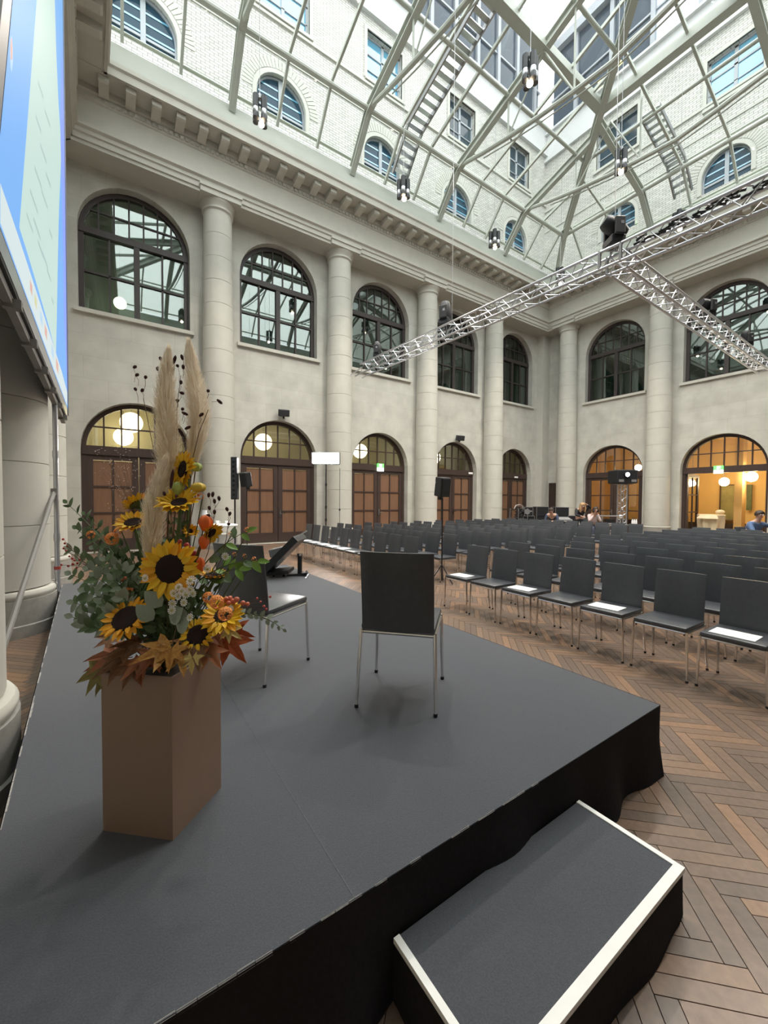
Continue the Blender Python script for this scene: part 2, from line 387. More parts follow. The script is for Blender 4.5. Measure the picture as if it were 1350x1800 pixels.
def pane(P, u0, u1, z0, z1, o, arc=None):                    # one pane, its top cut to the arch where it meets it
    us = [u0 + (u1-u0)*k/8 for k in range(9)]
    top = [min(z1, arch_top(u, *arc)) if arc else z1 for u in us]
    if max(top) - z0 < .05: return None
    top = [max(t, z0+.002) for t in top]
    pts = [(u0, z0)] + list(zip(us, top)) + [(u1, z0)]
    m = MB(); n = len(pts)
    v = [P(u, z, o) for u, z in pts] + [P(u, z, o-.012) for u, z in pts]
    return m.add(v, [tuple(range(n)), tuple(range(2*n-1, n-1, -1))] + [(i, i+n, (i+1) % n+n, (i+1) % n) for i in range(n)])
OF = -.30                                                     # face of the joinery, set back in the reveal
def fan(P, parent, uc, hw, zb, zs, rise, cols, zmid, wood, glass, o=OF):
    ih = hw-.11; arc = (uc, ih, zs, rise-.11); W = 2*ih/cols
    m = MB()
    for k in range(1, cols):
        u = uc-ih+W*k; bar(m, P, u-.022, u+.022, zb, arch_top(u, *arc)+.02, o-.04, o+.02)
    m.build('glazing_bars', MAT[wood], parent)
    tt = math.sqrt(max(0, 1-((zmid-zs)/(rise-.11))**2)) if zmid > zs else 1
    m = MB(); bar(m, P, uc-ih*tt, uc+ih*tt, zmid-.02, zmid+.02, o-.04, o+.025); m.build('glazing_bar', MAT[wood], parent)
    for k in range(cols):
        a, b = uc-ih+W*k+.02, uc-ih+W*(k+1)-.02
        for z0, z1 in ((zb, zmid-.02), (zmid+.02, zs+rise)):
            q = pane(P, a, b, z0, z1, o-.01, arc)
            if q: q.build('pane', MAT[glass], parent)
wi = 0
def window(P, uc, z0, zs, rise, curtain=False):
    global wi; wi += 1
    w = thing('window_%d' % wi, None, None, kind='structure')
    ring(P, uc, WIN_H, z0, zs, rise, .13, OF-.12, OF+.04).build('frame', MAT['window_wood'], w)
    m = MB(); bar(m, P, uc-WIN_H+.02, uc+WIN_H-.02, zs-.08, zs+.10, OF-.1, OF+.07); m.build('transom', MAT['window_wood'], w)
    m = MB(); bar(m, P, uc-WIN_H+.02, uc+WIN_H-.02, z0, z0+.12, OF-.1, OF+.05); m.build('bottom_rail', MAT['window_wood'], w)
    m = MB(); bar(m, P, uc-.075, uc+.075, z0, zs, OF-.08, OF+.06); m.build('mullion', MAT['window_wood'], w)
    ih = WIN_H-.13; zm = (z0+.12+zs-.08)/2
    for s in (-1, 1):
        a, b = (uc-ih, uc-.075) if s < 0 else (uc+.075, uc+ih); c = (a+b)/2
        m = MB(); bar(m, P, c-.025, c+.025, z0+.1, zs-.06, OF-.05, OF+.03); bar(m, P, a, b, zm-.025, zm+.025, OF-.05, OF+.03)
        m.build('glazing_bars', MAT['window_wood'], w)
        for x0, x1 in ((a, c-.025), (c+.025, b)):
            for y0, y1 in ((z0+.12, zm-.025), (zm+.025, zs-.08)):
                pane(P, x0, x1, y0, y1, OF-.02).build('pane', MAT['window_glass'], w)
    fan(P, w, uc, WIN_H, zs+.10, zs, rise, 7, zs+.62, 'window_wood', 'window_glass')
    m = MB(); bar(m, P, uc-WIN_H-.1, uc+WIN_H+.1, z0-.11, z0, OF-.1, .10); m.build('sill', MAT['stone_smooth'], w)
    if curtain:
        mb = MB(); n = 60
        for s in (0, 1):
            ring_ = [(uc-WIN_H+.1 + (WIN_H-.15)*(i/n) + s*(WIN_H), OF-.45 + .05*math.sin(i*1.3+s)) for i in range(n+1)]
            v = [P(u, z, o) for u, o in ring_ for z in (z0, zs+rise-.4)]
            mb.add(v, [(2*i, 2*i+1, 2*i+3, 2*i+2) for i in range(n)])
        mb.build('curtain', MAT['curtain'], w)
for k, x in enumerate(WINX): window(frame_left, x, WIN_Z0, WIN_ZS, WIN_R, curtain=k >= 3)
for k, y in enumerate(WINY): window(frame_far, y, WIN_Z0-.12, WIN_ZS-.12, WIN_R, curtain=k == 0)

def handle(P, parent, u, z, s):
    m = MB(); bar(m, P, u-.025, u+.025, z-.13, z+.13, OF+.03, OF+.045); bar(m, P, u-.012, u+.012, z-.012, z+.012, OF+.045, OF+.1)
    a, b = sorted((u-.012*s, u+.16*s)); bar(m, P, a, b, z-.012, z+.014, OF+.085, OF+.105); m.build('handle', MAT['chrome'], parent)
di = 0
def door(P, uc, zs, rise, leaves, glass, warm):
    """leaves: 'panel' wooden panels, 'glazed' panes, 'open' one leaf swung into the room behind"""
    global di; di += 1
    hw = WIN_H + (.02 if warm else 0)
    w = thing('door_%d' % di, None, None, kind='structure')
    ring(P, uc, hw, 0, zs, rise, .12, OF-.14, OF+.04).build('frame', MAT['dark_wood'], w)
    zt = zs+.02
    m = MB(); bar(m, P, uc-hw+.02, uc+hw-.02, zt-.20, zt+.06, OF-.12, OF+.07); m.build('transom', MAT['dark_wood'], w)
    fan(P, w, uc, hw, zt+.06, zs, rise, 6, zt+.62, 'dark_wood', glass)
    ih = hw-.12; top = zt-.20
    for s in (-1, 1):
        a, b = (uc-ih, uc-.01) if s < 0 else (uc+.01, uc+ih)
        if leaves == 'open':
            near = s < 0 if P is not frame_far else s > 0    # the leaf on the left of the view stands open
            if not near: continue
            PP = lambda u, z, o, a=(uc+ih): P(a - (o-OF) - .05, z, OF - (a-u))
        else: PP = P
        lf = thing('leaf', None, None); lf.parent = w
        for kx in ('category', 'label'): 
            if kx in lf: del lf[kx]
        st = .16
        m = MB(); bar(m, PP, a, a+st, 0.02, top, OF-.05, OF+.02); bar(m, PP, b-st, b, 0.02, top, OF-.05, OF+.02)
        bar(m, PP, a+st, b-st, 0.02, .36, OF-.05, OF+.018); bar(m, PP, a+st, b-st, top-.14, top, OF-.05, OF+.018); m.build('stiles', MAT['dark_wood'], lf)
        ua, ub = a+st, b-st; uc2 = (ua+ub)/2; rows = 3; zb, ztp = .36, top-.14; dz = (ztp-zb)/rows
        m = MB(); bar(m, PP, uc2-.025, uc2+.025, zb, ztp, OF-.04, OF+.012)
        for r_ in range(1, rows): bar(m, PP, ua, ub, zb+dz*r_-.025, zb+dz*r_+.025, OF-.04, OF+.010)
        m.build('glazing_bars', MAT['dark_wood'], lf)
        for r_ in range(rows):
            for x0, x1 in ((ua, uc2-.025), (uc2+.025, ub)):
                q = pane(PP, x0, x1, zb+dz*r_+(.025 if r_ else 0), zb+dz*(r_+1)-.025, OF-.018)
                q.build('panel' if leaves == 'panel' else 'pane', MAT['panel_wood' if leaves == 'panel' else 'clear_glass'], lf)
        if s > 0 and leaves != 'open': handle(P, w, a+.06, 1.06, 1)
    return w
for k, x in enumerate(WINX): door(frame_left, x, DOOR_ZS, DOOR_R, 'panel', 'fan_glass', False)
door(frame_far, WINY[0], DOOR_ZS-.03, DOOR_R, 'glazed', 'clear_glass', True)
door(frame_far, WINY[1], DOOR_ZS-.03, DOOR_R, 'open', 'clear_glass', True)

# narrow dark door in the corner of the far wall
di += 1
w = thing('door_%d' % di, None, None, kind='structure')
m = MB(); bar(m, frame_far, 12.92, 13.62, 0, 2.55, .0, .05); m.build('leaf', MAT['dark_wood'], w)
m = MB()
for a, b, c, d in ((12.86,12.92,0,2.6),(13.62,13.68,0,2.6),(12.86,13.68,2.55,2.62)): bar(m, frame_far, a, b, c, d, 0, .07)
m.build('frame', MAT['dark_wood'], w)

# ---- entablature: architrave, frieze, dentils, modillions and cornice
PROF = [(0,10.86),(.78,10.86),(.78,10.96),(.82,10.96),(.82,11.10),(.86,11.12),(.86,11.22),(.93,11.26),(.93,11.33),(.85,11.38),
        (.85,11.98),(.89,12.0),(.89,12.17),(.95,12.2),(.95,12.36),(1.48,12.36),(1.48,12.33),(1.55,12.33),(1.55,12.52),(1.60,12.56),(1.60,12.66),(1.48,12.72),(1.3,12.74),(0,12.74)]
ti = 0
def entablature(P, u0, u1, m0, m1, mats='stone', vis=(0, 0)):
    """m0 / m1: mitred (1) or square (0) ends"""
    global ti; ti += 1
    t = thing('trim_%d' % ti, None, None, kind='structure')
    v = [P(u0 + o*m0, z, o) for o, z in PROF] + [P(u1 - o*m1, z, o) for o, z in PROF]; n = len(PROF)
    o_ = MB().add(v, [(i, (i+1) % n, (i+1) % n+n, i+n) for i in range(n)] + [tuple(range(n-1, -1, -1)), tuple(range(n, 2*n))]).build('moulding', MAT['stone_smooth'], t); recalc(o_)
    a, b = vis
    if b > a:
        mm = MB(); w = .115
        prof = [(-.02,.10),(.47,.10),(.47,-.045),(.42,-.07),(.12,-.09),(-.02,-.11)]     # (out, z)
        mm.add([(x, s*w, z) for s in (-1, 1) for x, z in prof], [tuple(range(5,-1,-1)), tuple(range(6,12))] + [(i,(i+1) % 6,(i+1) % 6+6,i+6) for i in range(6)])
        me = mm.mesh('modillion', MAT['stone_smooth'])
        k = int((b-a)/.595)
        for i in range(k+1):
            u = a + .595*i; p = P(u, 12.26, .95); q = P(u, 12.26, 1.95) - p; q.normalize(); y = Vector((0,0,1)).cross(q)
            inst('modillion', me, t, Matrix(((q.x,y.x,0,p.x),(q.y,y.y,0,p.y),(0,0,1,p.z),(0,0,0,1))))
        dm = MB(); k = int((b-a)/.14)
        for i in range(k): bar(dm, P, a+.14*i, a+.14*i+.085, 12.04, 12.13, .88, .935)
        dm.build('dentils', MAT['stone_smooth'], t, kind='stuff')
    # white steel kerb and gutter that carries the glass roof
    G = [(1.50,12.74),(1.42,12.80),(1.42,12.98),(1.36,13.0),(1.36,13.10),(1.28,13.14),(1.28,13.42),(1.18,13.46),(.9,13.46),(.9,12.74)]
    n = len(G); v = [P(u0+o*m0, z, o) for o, z in G] + [P(u1-o*m1, z, o) for o, z in G]
    recalc(MB().add(v, [(i,(i+1) % n,(i+1) % n+n,i+n) for i in range(n)] + [tuple(range(n-1,-1,-1)), tuple(range(n,2*n))]).build('gutter', MAT['steel_white'], t))
    return t
entablature(frame_left, WS_X, WR_X, 1, 1, vis=(-.02, 18.9))
entablature(frame_far, NEAR_Y, WL_Y, 1, 1, vis=(2.0, 12.4))
entablature(frame_screen, NEAR_Y, WL_Y, 0, 1, vis=(6.2, 12.0))
entablature(frame_near, WS_X, WR_X, 1, 1)

ti += 1; MB().box((-1.7, 12.66, 12.345), (.03, 14.3, 12.70)).build('trim_%d' % ti, MAT['stone_smooth'], kind='structure')      # cornice block in the inner corner
# ---- corner piers
def pier(P, u0, u1, o):
    global ti; ti += 1
    m = MB(); bar(m, P, u0, u1, 0, 10.86, -.05, o); m.build('trim_%d' % ti, MAT['stone'], kind='structure')
pier(frame_left, 20.10, 20.72, .42); pier(frame_left, -1.6, -1.0, .40)

# ---- columns of stone drums
DR_N = 14; SH0, SH1 = .52, 10.56
def col_r(z): 
    t = (z-SH0)/(SH1-SH0); return .495 - .075*t*t
drums = []
for i in range(DR_N):
    z0 = SH0+(SH1-SH0)*i/DR_N; z1 = SH0+(SH1-SH0)*(i+1)/DR_N; e = .006
    drums.append(MB().lathe([(col_r(z0)-.012, z0), (col_r(z0), z0+e), (col_r((z0+z1)/2), (z0+z1)/2), (col_r(z1), z1-e), (col_r(z1)-.012, z1)], 40).mesh('drum', MAT['stone'], True))
cap_me = MB().lathe([(.41, 10.52), (.43, 10.55), (.47, 10.58), (.47, 10.62), (.44, 10.64), (.44, 10.68), (.50, 10.76), (.53, 10.80), (.53, 10.86)], 40).mesh('capital', MAT['stone_smooth'], True)
base_me = MB().lathe([(.50, .51), (.53, .50), (.545, .475), (.545, .45), (.53, .425), (.52, .41)], 40).mesh('base_ring', MAT['stone_smooth'], True)
pl_me = MB().lathe([(.55, .415), (.55, .14), (.565, .13), (.565, 0)], 40).mesh('plinth', MAT['plinth_stone'], True)
def column(P, u, o, label, group):
    p = P(u, 0, o); t = thing('column', label, 'column', p, 0, group)
    for me in drums: inst('drum', me, t)
    inst('capital', cap_me, t); inst('base_ring', base_me, t); inst('plinth', pl_me, t)
    return t
ordw = ['first', 'second', 'third', 'fourth', 'fifth', 'sixth', 'seventh', 'eighth', 'ninth', 'tenth', 'eleventh', 'twelfth', 'thirteenth', 'fourteenth', 'fifteenth', 'sixteenth', 'seventeenth', 'eighteenth', 'nineteenth', 'twentieth', 'twenty-first', 'twenty-second', 'twenty-third', 'twenty-fourth']
for k, x in enumerate(COLX): column(frame_left, x, .35, 'pale stone column between the %s and %s arched doors of the left wall' % (ordw[k], ordw[k+1]), 'columns along the left wall')
column(frame_far, 12.47, .35, 'slender pale stone column of the far wall, nearest the room corner', 'columns along the far wall')
column(frame_far, 8.09, .35, 'pale stone column between the two lit doors of the far wall', 'columns along the far wall')
at_xy = lambda u, z, o: Vector((u, o, 0))
column(at_xy, -1.15, 9.5, 'furthest of the stone columns behind the projection screen', 'columns behind the screen')
column(at_xy, -1.10, 6.36, 'big stone column behind the screen leg with a slanted brace across it', 'columns behind the screen')
column(at_xy, -.96, 2.85, 'nearest stone column at the left edge beside the stage', 'columns behind the screen')
# blocks of the architrave breaking forward over the columns
for P, us in ((frame_left, COLX), (frame_far, (12.47, 8.09))):
    for u in us:
        ti += 1; m = MB(); bar(m, P, u-.60, u+.60, 10.84, 11.0, .2, .90); bar(m, P, u-.62, u+.62, 11.0, 11.07, .2, .94); m.build('trim_%d' % ti, MAT['stone_smooth'], kind='structure')
# ================================================================ GLASS ROOF
RX0, RX1, RY0, RY1 = -1.0, 19.8, -1.1, 12.9        # foot of the glass on the kerb
TMAX = (RY1-RY0)/2
def roof_z(t): return 13.5 + t*(1.3/1.1) if t < 1.1 else 14.8 + .32*(t-1.1)
ROWS = [0, 1.1, 3.5, 4.85, 5.9, TMAX]
roof = thing('ceiling', None, None, kind='structure')
def side_left(u, t, z): return Vector((u, RY1-t, z))
def side_far(u, t, z): return Vector((RX1-t, u, z))
def side_near(u, t, z): return Vector((u, RY0+t, z))
def side_screen(u, t, z): return Vector((RX0+t, u, z))
ribsX = [3.16 + 4.16*k for k in range(4)]; ribsY = [8.3, 3.9]
def third(a, ribs, b):
    e = [a]+sorted(ribs)+[b]; out = []
    for p, q in zip(e, e[1:]): out += [p+(q-p)*i/3 for i in range(3)]
    return out+[b]
SIDES = [(side_left, RX0, RX1, ribsX, True), (side_far, RY0, RY1, ribsY, True), (side_near, RX0, RX1, ribsX, False), (side_screen, RY0, RY1, ribsY, False)]
def tlim(u, a, b): return min(u-a, b-u, TMAX)
hidden = MB(); npane = 0
for S, a, b, ribs, vis in SIDES:
    us = third(a, ribs, b)
    # rafters, glazing bars
    for u in us[1:-1]:
        tm = tlim(u, a, b); isrib = any(abs(u-r) < 1e-3 for r in ribs)
        ts = [t for t in ROWS if t < tm-1e-3] + [tm]
        pts = [S(u, t, roof_z(t)) for t in ts]
        m = MB()
        if isrib:
            for p, q in zip(pts, pts[1:]):
                n = Vector((0,0,1))
                m.obox(p, q, .22, .04); dn = Vector((0,0,-.26)); m.obox(p+dn*.5, q+dn*.5, .05, .26); m.obox(p+dn, q+dn, .20, .04)
            m.build('rib', MAT['steel_white'], roof)
        else:
            for p, q in zip(pts, pts[1:]): m.obox(p, q, .075, .11)
            m.build('glazing_bar', MAT['steel_white'], roof)
    # purlins round the roof
    for i, t in enumerate(ROWS[1:-1]):
        if b-a-2*t <= .1: continue
        p, q = S(a+t, t, roof_z(t)-.06), S(b-t, t, roof_z(t)-.06)
        m = MB()
        if i == 2: m.obox(p, q, .22, .30); m.obox(p+Vector((0,0,-.18)), q+Vector((0,0,-.18)), .30, .04)
        elif i == 0: m.tube([p+Vector((0,0,-.05)), q+Vector((0,0,-.05))], .085, 10)
        else: m.tube([p, q], .065, 10)
        m.build('purlin', MAT['steel_white'], roof)
        if i == 0:
            p, q = S(a+t-.2, t-.2, roof_z(t)+.22), S(b-t+.2, t-.2, roof_z(t)+.22); MB().tube([p, q], .045, 8).build('outer_rail', MAT['steel_white'], roof)
    p, q = S(a+.05, .05, 13.72), S(b-.05, .05, 13.72); MB().tube([p, q], .045, 8).build('foot_rail', MAT['steel_white'], roof)
    # panes, cut along the hips
    for u0, u1 in zip(us, us[1:]):
        for t0, t1 in zip(ROWS, ROWS[1:]):
            poly = [(u0,t0),(u1,t0),(u1,t1),(u0,t1)]
            for side in (0, 1):                                     # clip u-a >= t, b-u >= t
                fn = (lambda p: p[0]-a-p[1]) if side == 0 else (lambda p: b-p[0]-p[1])
                out = []
                for i in range(len(poly)):
                    p, q = poly[i], poly[(i+1) % len(poly)]; fp, fq = fn(p), fn(q)
                    if fp >= 0: out.append(p)
                    if (fp > 0) != (fq > 0) and fp != fq:
                        k = fp/(fp-fq)
                        if 1e-6 < k < 1-1e-6: out.append((p[0]+(q[0]-p[0])*k, p[1]+(q[1]-p[1])*k))
                poly = out
                if len(poly) < 3: break
            if len(poly) < 3: continue
            v = [S(u, t, roof_z(t)+.03) for u, t in poly]; n = len(v)
            if vis: npane += 1; MB().add(v, [tuple(range(n))]).build('pane', MAT['roof_glass'], roof)
            else: hidden.add(v, [tuple(range(n))])
hidden.build('panes', MAT['roof_glass'], roof, kind='stuff')
for cx, cy, sx_, sy_ in ((RX1,RY1,-1,-1),(RX0,RY1,1,-1),(RX1,RY0,-1,1),(RX0,RY0,1,1)):
    pts = [Vector((cx+sx_*t, cy+sy_*t, roof_z(t))) for t in ROWS]; m = MB()
    for p, q in zip(pts, pts[1:]):
        m.obox(p, q, .24, .06); m.obox(p+Vector((0,0,-.14)), q+Vector((0,0,-.14)), .08, .26); m.obox(p+Vector((0,0,-.29)), q+Vector((0,0,-.29)), .22, .04)
    m.build('hip_rafter', MAT['steel_white'], roof)
m = MB(); m.obox(Vector((RX0+TMAX, RY0+TMAX, roof_z(TMAX)-.05)), Vector((RX1-TMAX, RY0+TMAX, roof_z(TMAX)-.05)), .2, .25); m.build('ridge', MAT['steel_white'], roof)
# tension chords under the ribs with posts
def tie_z(t): k = min(1, max(0, (t-1.1)/(TMAX-1.1))); return 14.72 - 1.15*k*(1.55-.55*k)
for x in ribsX:
    pts = [side_left(x, t, tie_z(t)) for t in (1.1, 2.3, 3.5, 4.85, 5.9, TMAX)] + [side_near(x, t, tie_z(t)) for t in (5.9, 4.85, 3.5, 2.3, 1.1)]
    MB().tube(pts, .075, 8).build('tie_beam', MAT['steel_white'], roof)
    MB().tube([p+Vector((.12,0,-.10)) for p in pts[1:-1]], .022, 6).build('tie_rod', MAT['steel_white'], roof)
    for t in (3.5, 5.9): MB().tube([side_left(x, t, tie_z(t)), side_left(x, t, roof_z(t)-.2)], .035, 6).build('post', MAT['steel_white'], roof)
    MB().tube([side_left(x, 3.5, tie_z(3.5)), side_left(x, 4.85, roof_z(4.85)-.2)], .03, 6).build('brace', MAT['steel_white'], roof)
    MB().tube([side_left(x, 5.9, tie_z(5.9)), side_left(x, 4.85, roof_z(4.85)-.2)], .03, 6).build('brace', MAT['steel_white'], roof)

# maintenance ladders lying on the glass
def ladder(label, S, u0, u1, t0, t1, h=.28):
    L_ = thing('roof_ladder', label, 'ladder', S(u0, t0, roof_z(t0)+h), 0, 'maintenance ladders on the glass roof')
    inv = Matrix.Translation(-Vector(L_.location)); off = Vector(L_.location)
    ts = [t0] + [t for t in ROWS if t0 < t < t1] + [t1]
    for u in (u0, u1):
        m = MB(); pts = [S(u, t, roof_z(t)+h)-off for t in ts]
        for p, q in zip(pts, pts[1:]): m.obox(p, q, .05, .16)
        m.build('rail', MAT['alu_dark'], L_)
    n = int((t1-t0)/.24); p0 = S(u0, 0, 0); p1 = S(u1, 0, 0)
    rm = MB().obox((0,0,0), p1-p0, .16, .035).mesh('tread', MAT['alu'])
    t = t0+.1
    while t < t1:
        inst('tread', rm, L_, loc=S(u0, t, roof_z(t)+h)-off); t += .17 if t < 1.1 else .26
ladder('long grey maintenance ladder lying on the left glass slope', side_left, 8.98, 9.62, .15, 5.6)
ladder('short grey maintenance ladder on the far glass slope above the truss', side_far, 7.35, 6.75, .3, 3.4)

# ================================================================ COURTYARD FACADES ABOVE THE ROOF
def fframe_left(u, z, o): return Vector((u, 14.4-o, z))
def fframe_far(u, z, o): return Vector((20.9-o, u, z))
def facade(P, u0, u1, arcs, rects, brick, label, z_shift, glassr, upper):
    f = thing('brick_facade', label, 'building', (0,0,0))
    zb = 18.7+z_shift; band0, band1 = 21.4+z_shift, 22.85+z_shift
    holes = [arch(c, h, zs-.62, zs, h, 16) for c, h, zs in arcs] + [rect(a, b, z0, z1) for a, b, z0, z1 in rects]
    recalc(pierced(P, rect(u0, u1, 14.7+z_shift, band0), holes, .35).build('brick_wall', MAT[brick], f))
    m = MB(); bar(m, P, u0, u1, 13.02, 14.55+z_shift, -.35, .10); bar(m, P, u0, u1, 14.55+z_shift, 14.75+z_shift, -.35, .04); bar(m, P, u0, u1, 13.9, 14.0, .10, .5); m.build('flashing', MAT['steel_white'], f)
    for c, h, zs in arcs:
        w = ring(P, c, h+.10, zs-.62, zs, h+.10, .14, -.1, .03, 16).build('arch_surround', MAT['facade_stone'], f); recalc(w)
        vb = MB(); n = 30                                # soldier bricks round the arch
        for i in range(n):
            a0 = math.pi*(i+.08)/n; a1 = math.pi*(i+.92)/n; r0, r1 = h+.13, h+.46
            pts = [(c-r_*math.cos(a_), zs+r_*math.sin(a_)) for r_, a_ in ((r0,a0),(r1,a0),(r1,a1),(r0,a1))]
            vb.add([P(u, z, o) for o in (.0, .018) for u, z in pts], [(4,5,6,7),(0,1,5,4),(1,2,6,5),(2,3,7,6),(3,0,4,7)])
        recalc(vb.build('arch_bricks', MAT['facade_stone'], f, kind='stuff'))
        win = ring(P, c, h, zs-.62, zs, h, .09, -.26, -.16, 16).build('window', MAT['facade_frame'], f); recalc(win)
        m = MB(); bar(m, P, c-.07, c+.07, zs-.62, zs+h-.05, -.24, -.15); bar(m, P, c-h, c+h, zs-.30, zs-.22, -.24, -.17); m.build('mullion', MAT['facade_frame'], win)
        for a_, b_ in ((c-h+.06, c-.06), (c+.06, c+h-.06)):
            q = pane(P, a_, b_, zs-.62, zs+h, -.21, (c, h-.05, zs, h-.05)); q.build('pane', MAT['teal_glass'], win)
        m = MB()
        for k in range(6):
            z = zs-.15+.16*k; hwk = h*.85*math.sqrt(max(0, 1-((z-zs)/h)**2)) if z > zs else h*.9
            if hwk > .1 and k % 2 == 0: bar(m, P, c-hwk, c+hwk, z, z+.06, -.205, -.195)
        m.build('blind', MAT['sky_blue_tint'], win)
    for i, (a, b, z0, z1) in enumerate(rects):
        m = MB()
        for x0, x1, y0, y1 in ((a,a+.07,z0,z1),(b-.07,b,z0,z1),(a,b,z0,z0+.07),(a,b,z1-.07,z1),((a+b)/2-.06,(a+b)/2+.06,z0,z1),(a,b,z0+(z1-z0)*.62,z0+(z1-z0)*.62+.07),(a,b,z0+(z1-z0)*.3,z0+(z1-z0)*.3+.035)): bar(m, P, x0, x1, y0, y1, -.28, -.19)
        win = m.build('window', MAT['facade_frame'], f); recalc(win)
        c = (a+b)/2
        for x0, x1 in ((a+.07, c-.06), (c+.06, b-.07)):
            for y0, y1 in ((z0+.07, z0+(z1-z0)*.3), (z0+(z1-z0)*.3+.035, z0+(z1-z0)*.62), (z0+(z1-z0)*.62+.07, z1-.07)):
                pane(P, x0, x1, y0, y1, -.23).build('pane', MAT[glassr[i]], win)
        m = MB(); bar(m, P, a-.12, b+.12, z0-.12, z0, -.2, .10); m.build('window_sill', MAT['facade_stone'], f)
        m = MB(); bar(m, P, a-.14, a, z0, z1+.14, -.05, .04); bar(m, P, b, b+.14, z0, z1+.14, -.05, .04); bar(m, P, a, b, z1, z1+.14, -.05, .04); m.build('window_surround', MAT['facade_stone'], f)
    m = MB(); bar(m, P, u0, u1, zb-.22, zb-.12, 0, .07); bar(m, P, u0, u1, 17.35+z_shift, 17.42+z_shift, 0, .04); m.build('string_course', MAT['facade_stone'], f)
    m = MB(); bar(m, P, u0, u1, band0-.15, band0, -.3, .16); bar(m, P, u0, u1, band0, band1, -.3, .05); bar(m, P, u0, u1, band1-.12, band1, -.3, .22); m.build('cornice_band', MAT['white_render'], f)
    # glazed storey above the band
    top = band1+upper[1]; o0 = -.5
    m = MB(); bar(m, P, u0, u1, top, top+.5, o0-.2, o0+.3); m.build('roof_edge', MAT['upper_cladding'], f)
    u = u0
    pm_ = MB(); bar(pm_, lambda a_, b_, c_: Vector((a_, b_, c_)), -.09, .09, 0, top-band1, -.15, .15)
    while u < u1-.3:
        w_ = upper[0]; e = min(u+w_, u1)
        m = MB(); bar(m, P, u-.10, u+.10, band1, top, o0-.1, o0+.14); m.build('post', MAT['upper_cladding'], f)
        for z0, z1 in ((band1+.05, band1+(top-band1)*.45), (band1+(top-band1)*.45+.1, top)):
            pane(P, u+.10, e-.10, z0, z1, o0).build('pane', MAT['storey_glass' if upper[2] == 'sky_pale_tint' and u > 8.6 else upper[2]], f)
        m = MB(); bar(m, P, u, e, band1+(top-band1)*.45, band1+(top-band1)*.45+.1, o0-.05, o0+.08); m.build('rail', MAT['upper_cladding'], f)
        u = e
    return f
LA = [(.98 if k == 0 else .9+4.36*k, .95, 15.82) for k in range(5)]
LR = [(.3, 2.1, 18.75, 20.7), (4.42, 6.32, 18.75, 20.7), (8.83, 10.6, 18.75, 20.7), (13.38, 15.1, 18.75, 20.75), (17.72, 19.36, 18.75, 20.8)]
facade(fframe_left, -6, 20.9, LA, LR, 'brick_x', 'white glazed brick courtyard facade behind the left glass slope', 0, ['sky_blue_tint','sky_blue_tint','sky_blue_tint','dark_glass','dark_glass'], (1.55, 5.2, 'storey_glass'))
FA = [(10.33, .85, 15.45), (6.1, .85, 15.2), (1.7, .85, 15.2)]
FR = [(9.5, 11.45, 18.55, 20.45), (5.0, 6.8, 18.05, 20.0), (.6, 2.4, 18.0, 20.0)]
facade(fframe_far, -8, 14.40, FA, FR, 'brick_y', 'white glazed brick courtyard facade behind the far glass slope', -.35, ['dark_glass','sky_blue_tint','sky_blue_tint'], (1.9, 4.6, 'sky_pale_tint'))
# lit strip in the glazed corner storey
p = on_x(1052, 148, 20.6); q = on_x(1093, 108, 20.6)
MB().obox(p, q, .10, .10).build('strip_light', MAT['yellow_strip'], label='glowing yellow strip light in the glazed corner storey', cat='light')
# ================================================================ STAGE
ST_H = .38
stage = thing('stage', 'low stage covered in dark grey carpet with black skirt', 'stage', (0,0,0))
SA, SB, SC_, SD = (-.29, .99), (2.60, .99), (2.62, 7.0), (-.55, 7.0)
m = MB(); q = [SA, SB, SC_, SD]
m.add([(x,y,ST_H-.03) for x,y in q]+[(x,y,ST_H) for x,y in q], [(4,5,6,7),(0,1,5,4),(1,2,6,5),(2,3,7,6),(3,0,4,7),(3,2,1,0)]); m.build('carpet', MAT['carpet'], stage)
def skirt(pts, z1, parent, name='skirt', seed=1, amp=.022, flare=.03, seg=60):
    r_ = random.Random(seed); m = MB(); path = []
    for p, q in zip(pts, pts[1:]):
        p, q = Vector((*p, 0)), Vector((*q, 0)); n = max(6, int((q-p).length*28)); d = (q-p).normalized(); nn = Vector((d.y, -d.x, 0))
        ph = r_.random()*6
        for i in range(n):
            path.append((p.lerp(q, i/n), nn, i/n*(q-p).length+ph))
    path.append((Vector((*pts[-1], 0)), path[-1][1], path[-1][2]+.03))
    rows = 7; v = []
    for p, nn, s in path:
        for k in range(rows+1):
            t = k/rows; w_ = amp*t*(math.sin(s*9)+.6*math.sin(s*17+1)+.4*math.sin(s*4.1+2)) + flare*t*t
            v.append(p + nn*(w_+.004) + Vector((0,0,(z1-.004)*(1-t)+.004)))
    f = [(i*(rows+1)+k, i*(rows+1)+k+1, (i+1)*(rows+1)+k+1, (i+1)*(rows+1)+k) for i in range(len(path)-1) for k in range(rows)]
    return m.add(v, f).build(name, MAT['drape'], parent, smooth=True)
skirt([SA, SB, SC_, SD, SA], ST_H, stage, seed=3)
MB().box((.578,.992,ST_H-.01),(.582,6.995,ST_H+.0010)).build('carpet_seam', MAT['seam'], stage)
